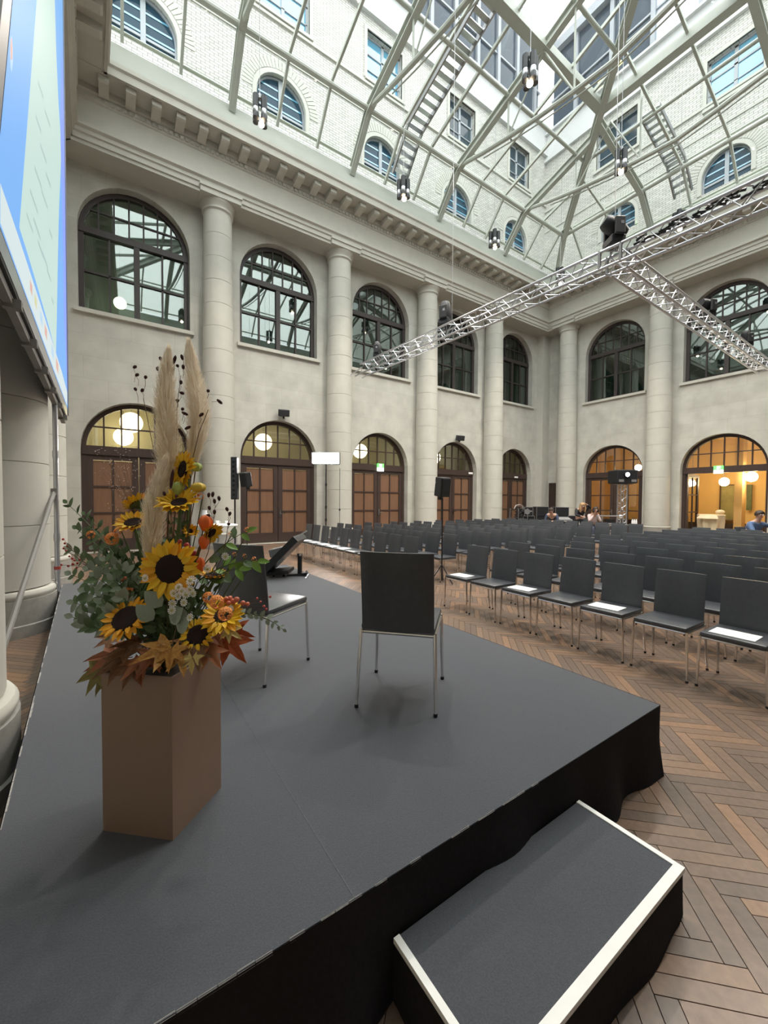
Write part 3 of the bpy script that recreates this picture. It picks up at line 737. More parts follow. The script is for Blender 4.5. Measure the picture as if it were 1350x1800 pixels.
# worn pale carpet edge
m = MB(); n = 40
for i in range(n):
    if rnd.random() < .55: continue
    a = i/n; b = (i+.95)/n; z = ST_H+.0015
    x0, x1 = SA[0]+(SB[0]-SA[0])*a*.62, SA[0]+(SB[0]-SA[0])*b*.62; w0 = .002+.004*rnd.random()
    m.add([(x0,.986,z-.008),(x1,.986,z-.008),(x1,.988+w0,z),(x0,.988+w0,z)], [(0,1,2,3)])
for i in range(60):
    if rnd.random() < .3: continue
    a, b = i/60, (i+.95)/60; w0 = .003+.008*rnd.random(); z = ST_H+.0015
    p, q = Vector((*SA, z)).lerp(Vector((*SD, z)), a), Vector((*SA, z)).lerp(Vector((*SD, z)), b)
    m.add([p, p+Vector((w0,0,0)), q+Vector((w0,0,0)), q], [(0,1,2,3)])
for i in range(50):
    a, b = i/50, (i+.95)/50; w0 = .004+.004*rnd.random(); z = ST_H+.0015
    p, q = Vector((*SB, z)).lerp(Vector((*SC_, z)), a), Vector((*SB, z)).lerp(Vector((*SC_, z)), b)
    if a > .35: m.add([p, q, q-Vector((w0,0,0)), p-Vector((w0,0,0))], [(0,1,2,3)])
m.build('frayed_edge', MAT['frayed_edge'], stage, kind='stuff')

# step in front of the stage
X0, X1, Y0, Y1, SH = .715, 1.735, .575, .975, .19
step = thing('stage_step', 'carpeted step with white edging against the side of the stage', 'step', (X0, Y0, 0))
O = Vector((X0, Y0, 0)); W_, D_ = X1-X0, Y1-Y0
MB().box((.0,.0,SH-.03), (W_,D_,SH)).build('carpet', MAT['carpet'], step)
MB().box((-.006,-.006,SH-.012), (W_+.006,.025,SH+.005)).build('white_edge', MAT['white_tape'], step, label='white edge strip along the front')
MB().box((-.006,.025,SH-.012), (.016,D_,SH+.005)).build('white_edge', MAT['white_tape'], step)
MB().box((W_-.016,.025,SH-.012), (W_+.006,D_,SH+.005)).build('white_edge', MAT['white_tape'], step)
skirt([(0,D_),(0,0),(W_,0),(W_,D_)], SH-.012, step, seed=9, amp=.006, flare=.008)

# ================================================================ CHAIRS
def chair_proto():
    t = thing('chair', 'x', 'chair', (0,0,0))
    m = rbox((-.20,-.212,.425), (.235,.212,.468), .016, 2)
    m.v = [(x, y, z - .010*max(0, 1-(x/.2)**2)*(1 if z > .45 else 0)) for x, y, z in m.v]
    m.build('seat', MAT['black_leather'], t, smooth=True)
    # back: an upholstered panel, slightly curved and leaning back
    nb, hb = 10, 10; v = []; W = .205
    def bp(i, k, side):
        a = -1+2*i/nb; z = .435+.445*k/hb; e = min(1, (1-abs(a))/.08+.25, (hb-k)/hb/.05+.75)
        x = -.185 - .055*(k/hb)**1.3 - .018*(1-a*a) + side*.015*e
        return (x, a*W*(1-.0*k/hb), z)
    for s_ in (-1, 1): v += [bp(i, k, s_) for i in range(nb+1) for k in range(hb+1)]
    n1 = (nb+1)*(hb+1); f = []
    for i in range(nb):
        for k in range(hb):
            a = i*(hb+1)+k; f.append((a, a+1, a+hb+2, a+hb+1)); f.append((n1+a, n1+a+hb+1, n1+a+hb+2, n1+a+1))
    for i in range(nb):
        for k in (0, hb):
            a = i*(hb+1)+k; b = a+hb+1; f.append((a, b, b+n1, a+n1) if k == 0 else (b, a, a+n1, b+n1))
    for k in range(hb):
        for i in (0, nb):
            a = i*(hb+1)+k; b = a+1; f.append((b, a, a+n1, b+n1) if i == 0 else (a, b, b+n1, a+n1))
    MB().add(v, f).build('backrest', MAT['black_leather'], t, smooth=True)
    fm = MB()
    for y in (-.208, .208): fm.tube([(-.195,y,.418),(.225,y,.418)], .010, 8)
    fm.tube([(-.195,-.208,.418),(-.195,.208,.418)], .010, 8); fm.tube([(.215,-.208,.418),(.215,.208,.418)], .010, 8)
    fm.build('seat_frame', MAT['chrome'], t, smooth=True)
    for sx2 in (-1, 1):
        for sy in (-1, 1):
            m = MB(); top = (.218 if sx2 > 0 else -.196, sy*.210, .43); bot = (.228 if sx2 > 0 else -.245, sy*.222, .012)
            m.tube([top, bot], [.0115, .0095], 8); lg = m.build('leg', MAT['chrome'], t, smooth=True)
            MB().tube([Vector(bot)+Vector((0,0,.006)), Vector(bot)-Vector((0,0,.012))], .0115, 8).build('foot_cap', MAT['black_plastic'], lg)
    return t
proto = chair_proto(); first = [True]
def put_chair(x, y, z, rz, label, group):
    o = proto if first[0] else copy_tree(proto); first[0] = False
    o.location = (x, y, z); o.rotation_euler = (0,0,rz); o['label'] = label; o['group'] = group; return o
# two on the stage: rear legs, facing direction
put_chair(1.466, 1.938, ST_H, R(43.2), 'black leather chair on the stage seen squarely from behind', 'chairs on the stage')
put_chair(.8725, 2.774, ST_H, R(32.2), 'black leather chair on the stage beside the flower arrangement', 'chairs on the stage')
paper_spots = []
rowsR, rowsL = 10, 10
for i in range(rowsR):
    x = 4.285 + .965*i
    for k in range(8):
        y = 4.15 - .515*k
        if y < .22*x - .75: continue
        put_chair(x+rnd.uniform(-.012,.012), y, 0, math.pi+rnd.uniform(-.025,.025), 'black chair in the %s row from the stage, right block, %s from the middle aisle' % (ordw[i], ordw[k]), 'audience chairs, right block')
        if i == 0 and k in (0, 2, 4, 6): paper_spots.append((x, y, 'right', k))
for i in range(rowsL):
    x = 4.44 + .98*i
    for k in range(10):
        y = 5.92 + .52*k
        put_chair(x+rnd.uniform(-.012,.012), y, 0, math.pi+rnd.uniform(-.025,.025), 'black chair in the %s row from the stage, left block, %s from the middle aisle' % (ordw[i], ordw[k]), 'audience chairs, left block')
        if i == 0 and k >= 4: paper_spots.append((x, y, 'left', k))
pme = rbox((-.105,-.148,0), (.105,.148,.004), .0008, 1).mesh('paper_sheet', MAT['paper'])
for x, y, b, k in paper_spots:
    o = inst('paper_sheet', pme, None, loc=(x-.07, y+.02, .469), rz=rnd.uniform(-.1,.1))
    tag(o, 'white paper on the front-row seat %s from the aisle, %s block' % (ordw[k], b), 'paper', 'papers on the front-row seats')
# ================================================================ PROJECTION SCREEN
SCX = -.50
for nm_, c_ in (('blue', (.17,.44,.92)), ('violet', (.25,.36,.95)), ('page', (.55,.73,.68)), ('text', (.40,.55,.53)), ('strip', (.66,.76,.78)), ('red', (.72,.42,.36)), ('yellow', (.66,.64,.36)), ('pale', (.45,.66,.85))):
    emat('screen_'+nm_, c_, .345, .03)
screen = thing('projection_screen', 'tall free-standing projection screen with blue slide and white text page', 'screen', (SCX, 7.0, 0))
so = Vector((SCX, 7.0, 0))
def sp(px, py, off=0.0): q = on_x(px, py, SCX); return Vector((SCX+off, q.y, q.z)) - so
def spoly(name, pts, matname, off):
    v = [sp(*p, off) for p in pts]; n = len(v)
    return MB().add(v + [p-Vector((.0006,0,0)) for p in v], [tuple(range(n)), tuple(range(2*n-1,n-1,-1))]).build(name, MAT[matname], screen)
# near edge leans, bottom edge runs almost level; corners carried on beyond the picture frame
B1, B2 = sp(118.5, 718), sp(0, 399)
far_b, far_t = B1, sp(109, -60)
n1, n2 = sp(22, 0), sp(0, 235)
near_t = n1 + (n1-n2)*1.2; near_t.z = far_t.z if near_t.z > far_t.z else near_t.z
near_m = B2 + (B2-B1)*.12; nl_ = n2 + (n2-n1)*.3
quad = [near_m, far_b, far_t, near_t, n1, nl_]
n = len(quad)
MB().add([p+Vector((.001,0,0)) for p in quad], [tuple(range(n))]).build('slide', MAT['screen_blue'], screen, label='glowing blue slide')
MB().add([p for p in quad] + [p-Vector((.03,0,0)) for p in quad], [tuple(range(n)), tuple(range(2*n-1,n-1,-1))] + [(i,i+n,(i+1) % n+n,(i+1) % n) for i in range(n)]).build('backing', MAT['black_plastic'], screen)
spoly('violet_margin', [(109,60),(111,150),(114,300),(117,430),(118.2,640),(118,690),(112,560),(110,430),(106,200)], 'screen_violet', .0016)
spoly('page', [(64,0),(96,0),(98.5,90),(102,170),(106,235),(107,283),(103.5,367),(101.5,450),(99.6,560),(98,622),(86,575),(70,520),(50,452),(33.5,400),(42,290),(52,160)], 'screen_page', .002)
spoly('page_top', [(64,0),(96,0),(95.4,-60),(68.5,-60)], 'screen_page', .002)
for i, (x0, y0, w_, l_) in enumerate([(46,372,16,.9),(52,330,20,.8),(58,380,18,.8),(66,420,14,.8),(74,440,14,.7),(60,290,18,.7),(72,330,16,.8),(82,470,10,.7),(70,250,16,.8),(80,300,12,.8),(62,200,14,.7),(86,400,8,.7),(78,190,14,.7),(66,140,14,.7),(90,520,5,.7)]):
    k = 2.9
    spoly('text_line', [(x0,y0),(x0+w_*.7,y0+w_*.7*k),(x0+w_*.7,y0+w_*.7*k+7),(x0,y0+7)], 'screen_text', .003)
spoly('logo_spot', [(17,70),(20,62),(22,85),(22,110),(20,128),(18,118),(17,95)], 'screen_pale', .002)
spoly('logo', [(18,68),(20,66),(21,85),(20.5,105),(18,104),(17.5,85)], 'screen_red', .003)
spoly('sponsor_strip', [(0,392),(37.6,496),(117.8,713),(118,690),(108,652),(66,520),(30,410),(0,322)], 'screen_strip', .002)
for a, b, mn in ((52,.0,'screen_red'),(60,.0,'screen_yellow'),(78,.0,'screen_red'),(90,0,'screen_pale'),(70,0,'screen_pale'),(98,0,'screen_red')):
    y = 322+a*2.98+14
    spoly('sponsor_logo', [(a,y),(a+4,y+12),(a+4,y+30),(a,y+18)], mn, .003)
D_ = Vector((0,0,1))
m = MB(); m.obox(near_m+Vector((-.03,0,-.07)), far_b+Vector((-.03,.03,-.07)), .06, .13); m.build('bottom_rail', MAT['alu'], screen)
m = MB(); m.obox(near_m+Vector((-.03,0,-.145)), far_b+Vector((-.03,.03,-.145)), .05, .025); m.build('seal', MAT['black_plastic'], screen)
m = MB(); m.obox(near_m+Vector((-.05,0,-.19)), far_b+Vector((-.05,.03,-.19)), .05, .06); m.build('lower_rail', MAT['grey_tube'], screen)
m = MB(); m.obox(far_b+Vector((0,.02,-.10)), far_t+Vector((0,.02,0)), .03, .05, up=(0,1,0)); m.build('side_rail', MAT['alu_dark'], screen)
off = Vector((-.027,-.09,0))
m = MB(); m.obox(nl_+off, n1+off, .18, .05, up=(1,0,0)); m.obox(n1+off, near_t+off, .18, .05, up=(1,0,0)); m.build('side_rail', MAT['alu_dark'], screen)
for k in range(7):
    p = near_m.lerp(far_b, (k+.5)/7); MB().cbox(p+Vector((-.03,0,-.21)), (.05,.03,.03)).build('clamp', MAT['grey_tube'], screen)
def leg(y, foot):
    lx = -.55-SCX
    m = MB(); m.tube([(lx,y,0),(lx,y,2.95)], .028, 10); l = m.build('leg', MAT['alu'], screen, smooth=True)
    for zc in (.62, 1.02, 2.05): MB().tube([(lx,y,zc),(lx,y,zc+.09)], .034, 10).build('collar', MAT['alu'], l)
    MB().tube([(lx,y,.66),(lx,y,.70)], .036, 10).build('red_mark', mat('red_mark', (.35,.05,.04), .5) if 'red_mark' not in MAT else MAT['red_mark'], l)
    m = MB(); m.tube([(lx-.02,y-.04,1.62),(lx-.25,foot-7.0,.05)], .026, 8); m.cbox((lx-.02,y-.03,1.62), (.03,.03,.05)); m.build('brace', MAT['grey_tube'], l)
    MB().box((lx-.05,y-.05,0),(lx+.05,y+.05,.012)).build('foot_plate', MAT['alu_dark'], l)
leg(-.55, 4.4)

# ================================================================ LIGHTING TRUSSES
TZ, TB = 5.72, .29
def truss_between(label, p, q, parts=True):
    p, q = Vector(p), Vector(q); d = (q-p); Ln = d.length; d.normalize(); s_ = Vector((d.y,-d.x,0)).normalized(); u = Vector((0,0,1))
    t = thing('lighting_truss', label, 'truss', p)
    h = TB/2
    for a, b in ((-1,-1),(1,-1),(1,1),(-1,1)):
        o = s_*(a*h)+u*(b*h); MB().tube([o, d*Ln+o], .025, 10).build('chord', MAT['alu'], t, smooth=True)
    step_ = .46; k = int(Ln/step_)
    faces = [(s_*-h+u*-h, s_*h+u*-h), (s_*h+u*-h, s_*h+u*h), (s_*h+u*h, s_*-h+u*h), (s_*-h+u*h, s_*-h+u*-h)]
    for fi, (e0, e1) in enumerate(faces):
        za = MB().tube([e0, d*step_*.5+e1, d*step_+e0], .0105, 6).mesh('brace', MAT['alu'], True)
        for i in range(k): inst('brace', za, t, loc=d*(step_*i))
    return t, d, s_
def tpx(px, py): return on_z(px, py, TZ)
A = tpx(640, 650); B = tpx(1352, 336)
dAB = (B-A).normalized()
t1, d1, s1 = truss_between('long horizontal aluminium truss crossing the hall above the audience', A, B + dAB*1.6)
m = MB(); m.tube([Vector((0,0,.05))+s1*.1, Vector((0,0,.10))-d1*1.0-s1*.15], .02, 8); m.tube([Vector((0,0,-.14))+s1*.14, -d1*.30+Vector((0,0,-.16))+s1*.14], .018, 8); m.tube([Vector((0,0,-.14))-s1*.14, -d1*.30+Vector((0,0,-.16))-s1*.14], .018, 8)
m.build('end_pipe', MAT['alu'], t1)
nd = tpx(1092, 468)
nd2 = A + dAB*((nd-A).dot(dAB))
t2, d2, s2 = truss_between('second aluminium truss branching off the long truss toward the far wall', nd2 + Vector((.2,0,0)), nd2 + Vector((9.5,.15,0)))
m = MB(); dd = dAB*.2
for a in (-1, 1):
    for b in (-1, 1): m.tube([nd2-Vector(t1.location)+dAB*a*.17+s1*b*.145+Vector((0,0,-.16)), nd2-Vector(t1.location)+dAB*a*.17+s1*b*.145+Vector((0,0,.16))], .03, 8)
m.build('corner_block', MAT['alu_dark'], t1)
bm_ = MB(); bl = nd2-Vector(t1.location)
for i in range(26):
    a = bl + dAB*(.3+.075*i) + Vector((0,0,.10+.05*rnd.random())) + s1*rnd.uniform(-.08,.08); b = a + dAB*.16 + Vector((0,0,rnd.uniform(-.08,.03))) + s1*rnd.uniform(-.06,.06)
    bm_.tube([a, (a+b)/2+Vector((0,0,.02)), b], .022, 6)
bm_.build('cable_bundle', MAT['black_plastic'], t1)

def moving_head(label, p, pan, tilt, sc=1.0, up=1):
    t = thing('moving_head_light', label, 'stage light', p, pan, 'moving head lights on the trusses'); t.scale = (sc, sc, sc*up)
    rbox((-.17,-.14,.0),(.17,.14,.15),.02).build('base', MAT['black_plastic'], t)
    MB().box((-.15,-.142,.05),(.05,-.141,.10)).build('display', MAT['black_gloss'], t)
    for s in (-1, 1):
        m = rbox((s*.19-.035,-.10,.12),(s*.19+.035,.10,.46),.025); m.build('yoke_arm', MAT['black_plastic'], t)
        MB().cbox((s*.19+.036*s,-.03,.33),(.002,.03,.03)).build('label_plate', MAT['alu'], t)
    ax = Vector((0, math.cos(tilt), math.sin(tilt)))
    m = MB().lathe([(.06,-.26),(.12,-.24),(.145,-.16),(.15,.05),(.145,.16),(.125,.22),(.115,.24)], 18, (0,0,.36), ax)
    hd = m.build('head', MAT['black_plastic'], t, smooth=True)
    MB().lathe([(.115,.235),(.112,.245),(.001,.25)], 18, (0,0,.36), ax).build('lens', MAT['black_gloss'], hd)
    for s in (-1, 1):
        m = MB(); m.tube([(s*.1,0,0),(s*.1,0,-.13)], .018, 6); m.build('clamp', MAT['alu_dark'], t)
    return t
def on_truss(px, py): q = tpx(px, py); s = (q-A).dot(dAB); return A + dAB*s
q = on_truss(1085, 462); moving_head('large black moving head light standing above the truss junction', q+Vector((0,0,.22)), 1.0, .55, .88)
q = on_truss(790, 590); moving_head('black moving head light on the truss before the fourth arched window', q+Vector((0,0,.20)), .5, 1.5, .95)
q = on_truss(664, 640); moving_head('black moving head light at the left end of the long truss', q+Vector((0,0,.20)), .7, 1.4, .75)
q = nd2 + Vector((4.5,.07,.20)); moving_head('black moving head light on the branching truss before the far window', q, 1.2, .2, .8)
q = nd2 + Vector((7.6,.12,.20)); moving_head('black moving head light furthest out on the branching truss', q, .9, 1.3, .75)
# steel wires that carry the trusses
for i, (px, py, lab) in enumerate(((1096, 470, 'steel wire holding up the truss at the junction'), (797, 583, 'steel wire holding up the truss near the fourth column'))):
    q = on_truss(px, py); MB().tube([q+Vector((0,0,.15)), Vector((q.x, q.y, 14.6))], .006, 5).build('truss_wire', MAT['alu_dark'], label=lab, cat='wire')

# ================================================================ PENDANT SPOT CLUSTERS
def pendant_proto():
    t = thing('pendant_lamp', 'x', 'lamp')
    cb = MB().tube([(0,0,0),(0,0,1)], .006, 5).build('cable', MAT['alu_dark'], t); cb.location = (0,0,.35)
    MB().cbox((0,0,.36),(.03,.03,.05)).build('hub', MAT['alu_dark'], t)
    for k, (dx, dy, dz) in enumerate(((-.105,.02,-.03),(.0,.105,.0),(.105,-.01,.0),(.0,-.105,.03))):
        s = MB().lathe([(.060,.30),(.062,.0)], 14, (dx,dy,dz)).build('spot', MAT['black_plastic'], t, smooth=True)
        MB().lathe([(.056,.0),(.058,-.02),(.058,-.13),(.052,-.14)], 14, (dx,dy,dz)).build('collar', MAT['alu'], s, smooth=True)
        MB().lathe([(.055,-.14),(.060,-.16),(.060,-.24)], 14, (dx,dy,dz)).build('snoot', MAT['black_plastic'], s, smooth=True)
        if k == 1: MB().sphere((dx*.4-.02,dy*.2,dz-.29), .058, 12, 8).build('bulb', MAT['bulb_glow'], s, smooth=True)
    ld = bpy.data.lights.new('spot_beam', 'SPOT'); ld.energy = 310; ld.color = (1.0, .90, .79); ld.spot_size = R(125); ld.spot_blend = 1.0; ld.shadow_soft_size = .12
    lo = bpy.data.objects.new('spot_beam', ld); C.objects.link(lo); lo.parent = t; lo.location = (0, 0, -.40)
    return t
pp = pendant_proto(); fp = True
for x, y, z, lab in ((3.12,10.06,11.0,'cluster pendant of four black spots, nearest the screen'), (7.48,10.04,11.0,'cluster pendant of four black spots hanging before the second column'),
        (11.6,10.05,11.0,'cluster pendant of four black spots hanging before the cornice near the corner'), (7.74,5.76,11.0,'cluster pendant of four black spots high under the middle of the glass roof'),
        (11.86,5.80,11.0,'cluster pendant of four black spots hanging above the truss junction'), (15.7,10.05,11.0,'cluster pendant half hidden behind the long truss'), (15.9,5.85,11.0,'cluster pendant behind the truss on the right of the junction'),
        (3.2,5.78,11.0,'cluster pendant high above the middle of the stage'), (7.8,1.55,11.0,'cluster pendant above the right block of chairs near the stage'),
        (12.0,1.6,11.0,'cluster pendant above the right block of chairs further back'), (16.0,1.65,11.0,'cluster pendant near the far wall on the right')):
    o = pp if fp else copy_tree(pp); fp = False
    o.location = (x, y, z); o.rotation_euler = (0,0,rnd.uniform(0,6.2)); o.scale = (1.2,1.2,1.0); o['label'] = lab; o['group'] = 'cluster pendants under the glass roof'
    for ch in o.children:
        if ch.name.startswith('cable'): ch.scale = (1, 1, roof_z(min(RY1-y, y-RY0, RX1-x, x-RX0))-z-.35)

# ================================================================ GLOBE LAMPS IN THE ROOMS BEHIND
def globe(label, p, r_, mname, top, group):
    t = thing('globe_lamp', label, 'lamp', p, 0, group)
    MB().sphere((0,0,0), r_, 20, 14).build('globe', MAT[mname], t, smooth=True)
    MB().tube([(0,0,r_),(0,0,top-p[2])], .012, 6).build('rod', MAT['alu_dark'], t)
for px, py, yy, r_, lab in ((231,743,15.7,.33,'upper of two glowing globe lamps behind the first arched door'), (217,768,16.7,.30,'lower of two glowing globe lamps behind the first arched door'),
        (463,777,16.0,.33,'glowing globe lamp behind the fanlight of the second arched door'), (633,793,16.0,.33,'glowing globe lamp behind the fanlight of the third arched door'), (763,804,16.0,.34,'glowing globe lamp at the left edge of the fourth fanlight')):
    p = on_y(px, py, yy); globe(lab, p, r_, 'globe_glow', 4.75, 'globe lamps in the corridor')
for px, py, xx, r_, lab in ((1273,847,23.4,.19,'small glowing globe lamp above the draped table in the open doorway'), (1321,838,22.6,.21,'glowing globe lamp at the right of the open doorway'), (1122,822,22.8,.16,'glowing globe lamp right of the projector'), (1217,850,22.2,.13,'faint globe lamp behind the open door leaf')):
    p = on_x(px, py, xx); globe(lab, p, r_, 'foyer_glow', 4.7, 'globe lamps in the warm foyer')
p = on_y(211, 533, 16.4); globe('warm globe lamp glowing behind the first upper window', p, .19, 'globe_glow', 10.9, None)
# ================================================================ EQUIPMENT ALONG THE LEFT WALL
def tripod(t, h, r_=.017, spread=.42):
    MB().tube([(0,0,.08),(0,0,h)], r_, 8).build('pole', MAT['black_plastic'], t)
    for k in range(3):
        a = 2*math.pi*k/3+.4
        MB().tube([(0,0,.42),(spread*math.cos(a),spread*math.sin(a),.012)], .012, 6).build('leg', MAT['black_plastic'], t)
def foot(px, d): q = PX(px, 900, d); return Vector((q.x, q.y, 0))
# column loudspeaker
q = foot(413, 8.7)
t = thing('column_speaker', 'tall slim black column loudspeaker left of the second arched door', 'speaker', q, YAW+math.pi)
zt = PX(413, 804, 8.7).z; zb = PX(413, 878, 8.7).z
m = rbox((-.07,-.066,zb),(.07,.066,zt),.012); m.build('cabinet', MAT['black_plastic'], t)
MB().box((.07,-.05,zb+.02),(.073,.05,zt-.02)).build('grille', mat('grille', (.025,.026,.03), .6, noise=.6, scale=160), t)
for k in range(8): MB().lathe([(.028,.0),(.022,-.006)], 12, (.074,0,zb+.10+.1*k), (1,0,0)).build('driver', MAT['black_gloss'], t)
MB().tube([(0,0,.03),(0,0,zb)], .017, 8).build('pole', MAT['black_plastic'], t); MB().lathe([(.22,0),(.22,.02),(.03,.035)], 20).build('base_plate', MAT['black_plastic'], t)
# small tilted loudspeaker next to it
def small_speaker(label, p, pan, tilt, w_, h_, d_, parent_pole=None):
    t = thing('loudspeaker', label, 'speaker', p, pan)
    m = MB(); c, s = math.cos(tilt), math.sin(tilt)
    rb = rbox((-d_/2,-w_/2,-h_/2),(d_/2,w_/2,h_/2),.02); rb.v = [(x*c-z*s, y, x*s+z*c) for x,y,z in rb.v]; cab = rb.build('cabinet', MAT['black_plastic'], t)
    gr = rbox((d_/2-.002,-w_/2+.02,-h_/2+.02),(d_/2+.006,w_/2-.02,h_/2-.02),.003,1); gr.v = [(x*c-z*s, y, x*s+z*c) for x,y,z in gr.v]; gr.build('grille', MAT['grille'], t)
    MB().cbox((-d_/2*.7,0,-h_/2-.02),(.03,.03,.04)).build('bracket', MAT['black_plastic'], t)
    return t
q = PX(432, 843, 8.9)
t = small_speaker('small tilted black loudspeaker right of the column loudspeaker', q, YAW+math.pi-.5, -.18, .20, .32, .18)
MB().tube([(-.05,-.02,-.17),(-.05,-.02,-q.z+.02)], .010, 6).build('pole', MAT['black_plastic'], t); MB().lathe([(.16,-q.z),(.16,-q.z+.015),(.02,-q.z+.03)], 16).build('base_plate', MAT['black_plastic'], t)
# flood light on its stand
FD = 12.6
q = foot(573, FD)
t = thing('flood_light', 'dazzling white flood light on a tall stand beside the second column', 'lamp', q, YAW+math.pi+.05)
z = PX(568, 806, FD).z
rbox((-.06,-.42,z-.19),(.02,.42,z+.19),.02).build('housing', MAT['black_plastic'], t)
rbox((.015,-.40,z-.17),(.035,.40,z+.17),.01,1).build('light_panel', MAT['flood_glow'], t, label='glaring white panel')
for s in (-1, 1): MB().obox((.02,s*.43,z-.18),(.02,s*.43,z+.18),.01,.16,up=(1,0,0)).build('barn_door', MAT['black_plastic'], t)
tripod(t, z-.15); 
for k in (.9, 1.3, 2.0): MB().tube([(0,0,k),(0,0,k+.08)], .03, 8).build('collar', MAT['black_plastic'], t)
# microphone-thin cable stand right of it
q = foot(597, 13.1); t = thing('thin_stand', 'thin black lamp stand with cable right of the flood light', 'stand', q)
MB().tube([(0,0,0),(0,0,2.6)], .008, 6).build('pole', MAT['black_plastic'], t); MB().lathe([(.15,0),(.15,.015),(.02,.03)], 14).build('base_plate', MAT['black_plastic'], t); MB().cbox((0,0,1.25),(.02,.02,.03)).build('clamp', MAT['black_plastic'], t)
# loudspeaker on a pole in the audience
D = 7.55
q = PX(778, 856, D); t = small_speaker('black loudspeaker on a tall pole standing by the middle aisle', Vector((q.x,q.y,q.z)), YAW+math.pi+.5, -.12, .22, .36, .22)
MB().tube([(0,0,-.15),(0,0,-q.z+.05)], .014, 8).build('pole', MAT['black_plastic'], t)
for k in range(3):
    a = 2*math.pi*k/3+.3; MB().tube([(0,0,-q.z+.35),(.25*math.cos(a),.25*math.sin(a),-q.z+.012)], .010, 6).build('leg', MAT['black_plastic'], t)
# wall loudspeakers above the doors
for px, py, lab in ((499,726,'black wall loudspeaker above the second arched door'), (809,770,'black wall loudspeaker above the fourth arched door')):
    q = on_y(px, py, WL_Y-.22); t = small_speaker(lab, q, R(-90)-.25, -.25, .38, .24, .22); tag(t, group='wall loudspeakers'); MB().cbox((-.13,0,0),(.10,.03,.03)).build('wall_bracket', MAT['black_plastic'], t)
# exit signs and door plates
def exit_sign(label, P, u, z, o):
    p = P(u, z, o); q = P(u+1, z, o)-p; t = thing('exit_sign', label, 'sign', p)
    def PP(a, b, c): return P(u+a, z+b, o+c)-p
    m = MB(); bar(m, PP, -.16, .16, -.005, .16, -.03, .02); m.build('housing', MAT['exit_green'], t)
    m = MB(); bar(m, PP, -.16, .16, -.16, -.01, -.03, .02); m.build('white_panel', MAT['exit_white'], t)
    sg = 1 if P is frame_left else -1
    m = MB(); bar(m, PP, -.02, .05, .02, .14, .021, .024); m.build('door_symbol', MAT['exit_white'], t)
    m = MB(); bar(m, PP, -.055, -.035, .125, .148, .021, .026)
    for a, b, c, d in ((-.07,.13,-.03,.07),(-.05,.12,-.10,.10),(-.05,.12,-.01,.10),(-.035,.08,-.08,.03),(-.035,.08,.0,.03)):
        A_, B_ = PP(a,b,.025), PP(c,d,.025); m.obox(A_, B_, .016, .006)
    m.build('running_figure', MAT['exit_white'], t)
exit_sign('green exit sign on the transom of the third arched door', frame_left, on_y(669,812,WL_Y+.2).x, 2.98, OF+.10)
exit_sign('green exit sign above the open doorway in the far wall', frame_far, on_x(1263,822,WR_X+.2).y, 2.93, OF+.10)
for px, py, k, lab in ((825,832,3,'small white plate at the top right of the fourth door'), (905,839,4,'small white plate at the top right of the fifth door')):
    q = on_y(px, py, WL_Y-OF); o = MB().cbox((0,0,0),(.14,.012,.045)).build('door_plate', MAT['white_tape'], label=lab, cat='sign'); o.location = (q.x, WL_Y-OF-.09, q.z)
# fire safety sign and socket in the corner
q = on_x(944, 887, WR_X); t = thing('fire_sign', 'small red fire equipment sign on the wall by the narrow door', 'sign', (WR_X-.012, on_x(944,887,WR_X).y, q.z))
mat('sign_red', (.62,.05,.04), .5); MB().cbox((0,0,0),(.008,.13,.30)).build('plate', MAT['sign_red'], t); MB().cbox((-.010,0,.06),(.003,.05,.10)).build('pictogram', MAT['white_tape'], t)
MB().cbox((-.010,0,-.18),(.003,.08,.04)).build('pictogram_flame', MAT['white_tape'], t)
t.location.x = WR_X-.30 if False else WR_X-.012

# ================================================================ STAGE FURNITURE
# tilted display on a rolling floor stand
c0 = on_z(505, 1012, ST_H)
t = thing('floor_monitor', 'black tilted display on a low wheeled stand at the stage edge', 'monitor', c0, YAW-math.pi/2)     # local x = right of view, y = away
K = 6.4/F_PX
def L2(px, py, dep=0.0): p = PX(px, py, (c0-Vector((0,0,EYE))).dot(AX_F)+dep) - c0; c, s = math.cos(-(YAW-math.pi/2)), math.sin(-(YAW-math.pi/2)); return Vector((p.x*c-p.y*s, p.x*s+p.y*c, p.z))
m = MB(); m.obox(L2(472,1000), L2(528,944), .10, .75, up=(0,-1,0)); m.build('display_panel', MAT['black_plastic'], t)
m = MB(); m.obox(L2(480,999,.0), L2(519,960), .56, .02, up=(0,-1,0)); mb = MB()
MB().obox(L2(521,945,-.3), L2(539,933,-.3), .05, .02).build('handle_bar', MAT['alu'], t)
MB().obox(L2(478,972,.25), L2(500,967,.25), .30, .12).build('case', mat('case_grey', (.18,.18,.18), .6, noise=.1), t)
m = MB(); m.obox(L2(474,1006), L2(512,1002), .40, .05); m.build('tray', MAT['black_plastic'], t)
MB().tube([L2(527,976), L2(527,1008)], .035, 12).build('post', MAT['black_plastic'], t); MB().tube([L2(527,973), L2(527,977)], .042, 12).build('post_cap', MAT['chrome'], t)
MB().tube([L2(538,1003,-.1), L2(542,1009,-.1), L2(538,1016,-.15), L2(533,1020,-.2)], .018, 8).build('bumper', MAT['alu'], t)
MB().obox(L2(505,1013), L2(540,1009), .08, .05).build('foot_bar', MAT['black_plastic'], t)
for px in (481, 499): 
    q = L2(px, 1013, -.1); MB().lathe([(.03,-.012),(.03,.012)], 12, (q.x,q.y,.031), (1,0,0)).build('caster', MAT['black_gloss'], t)
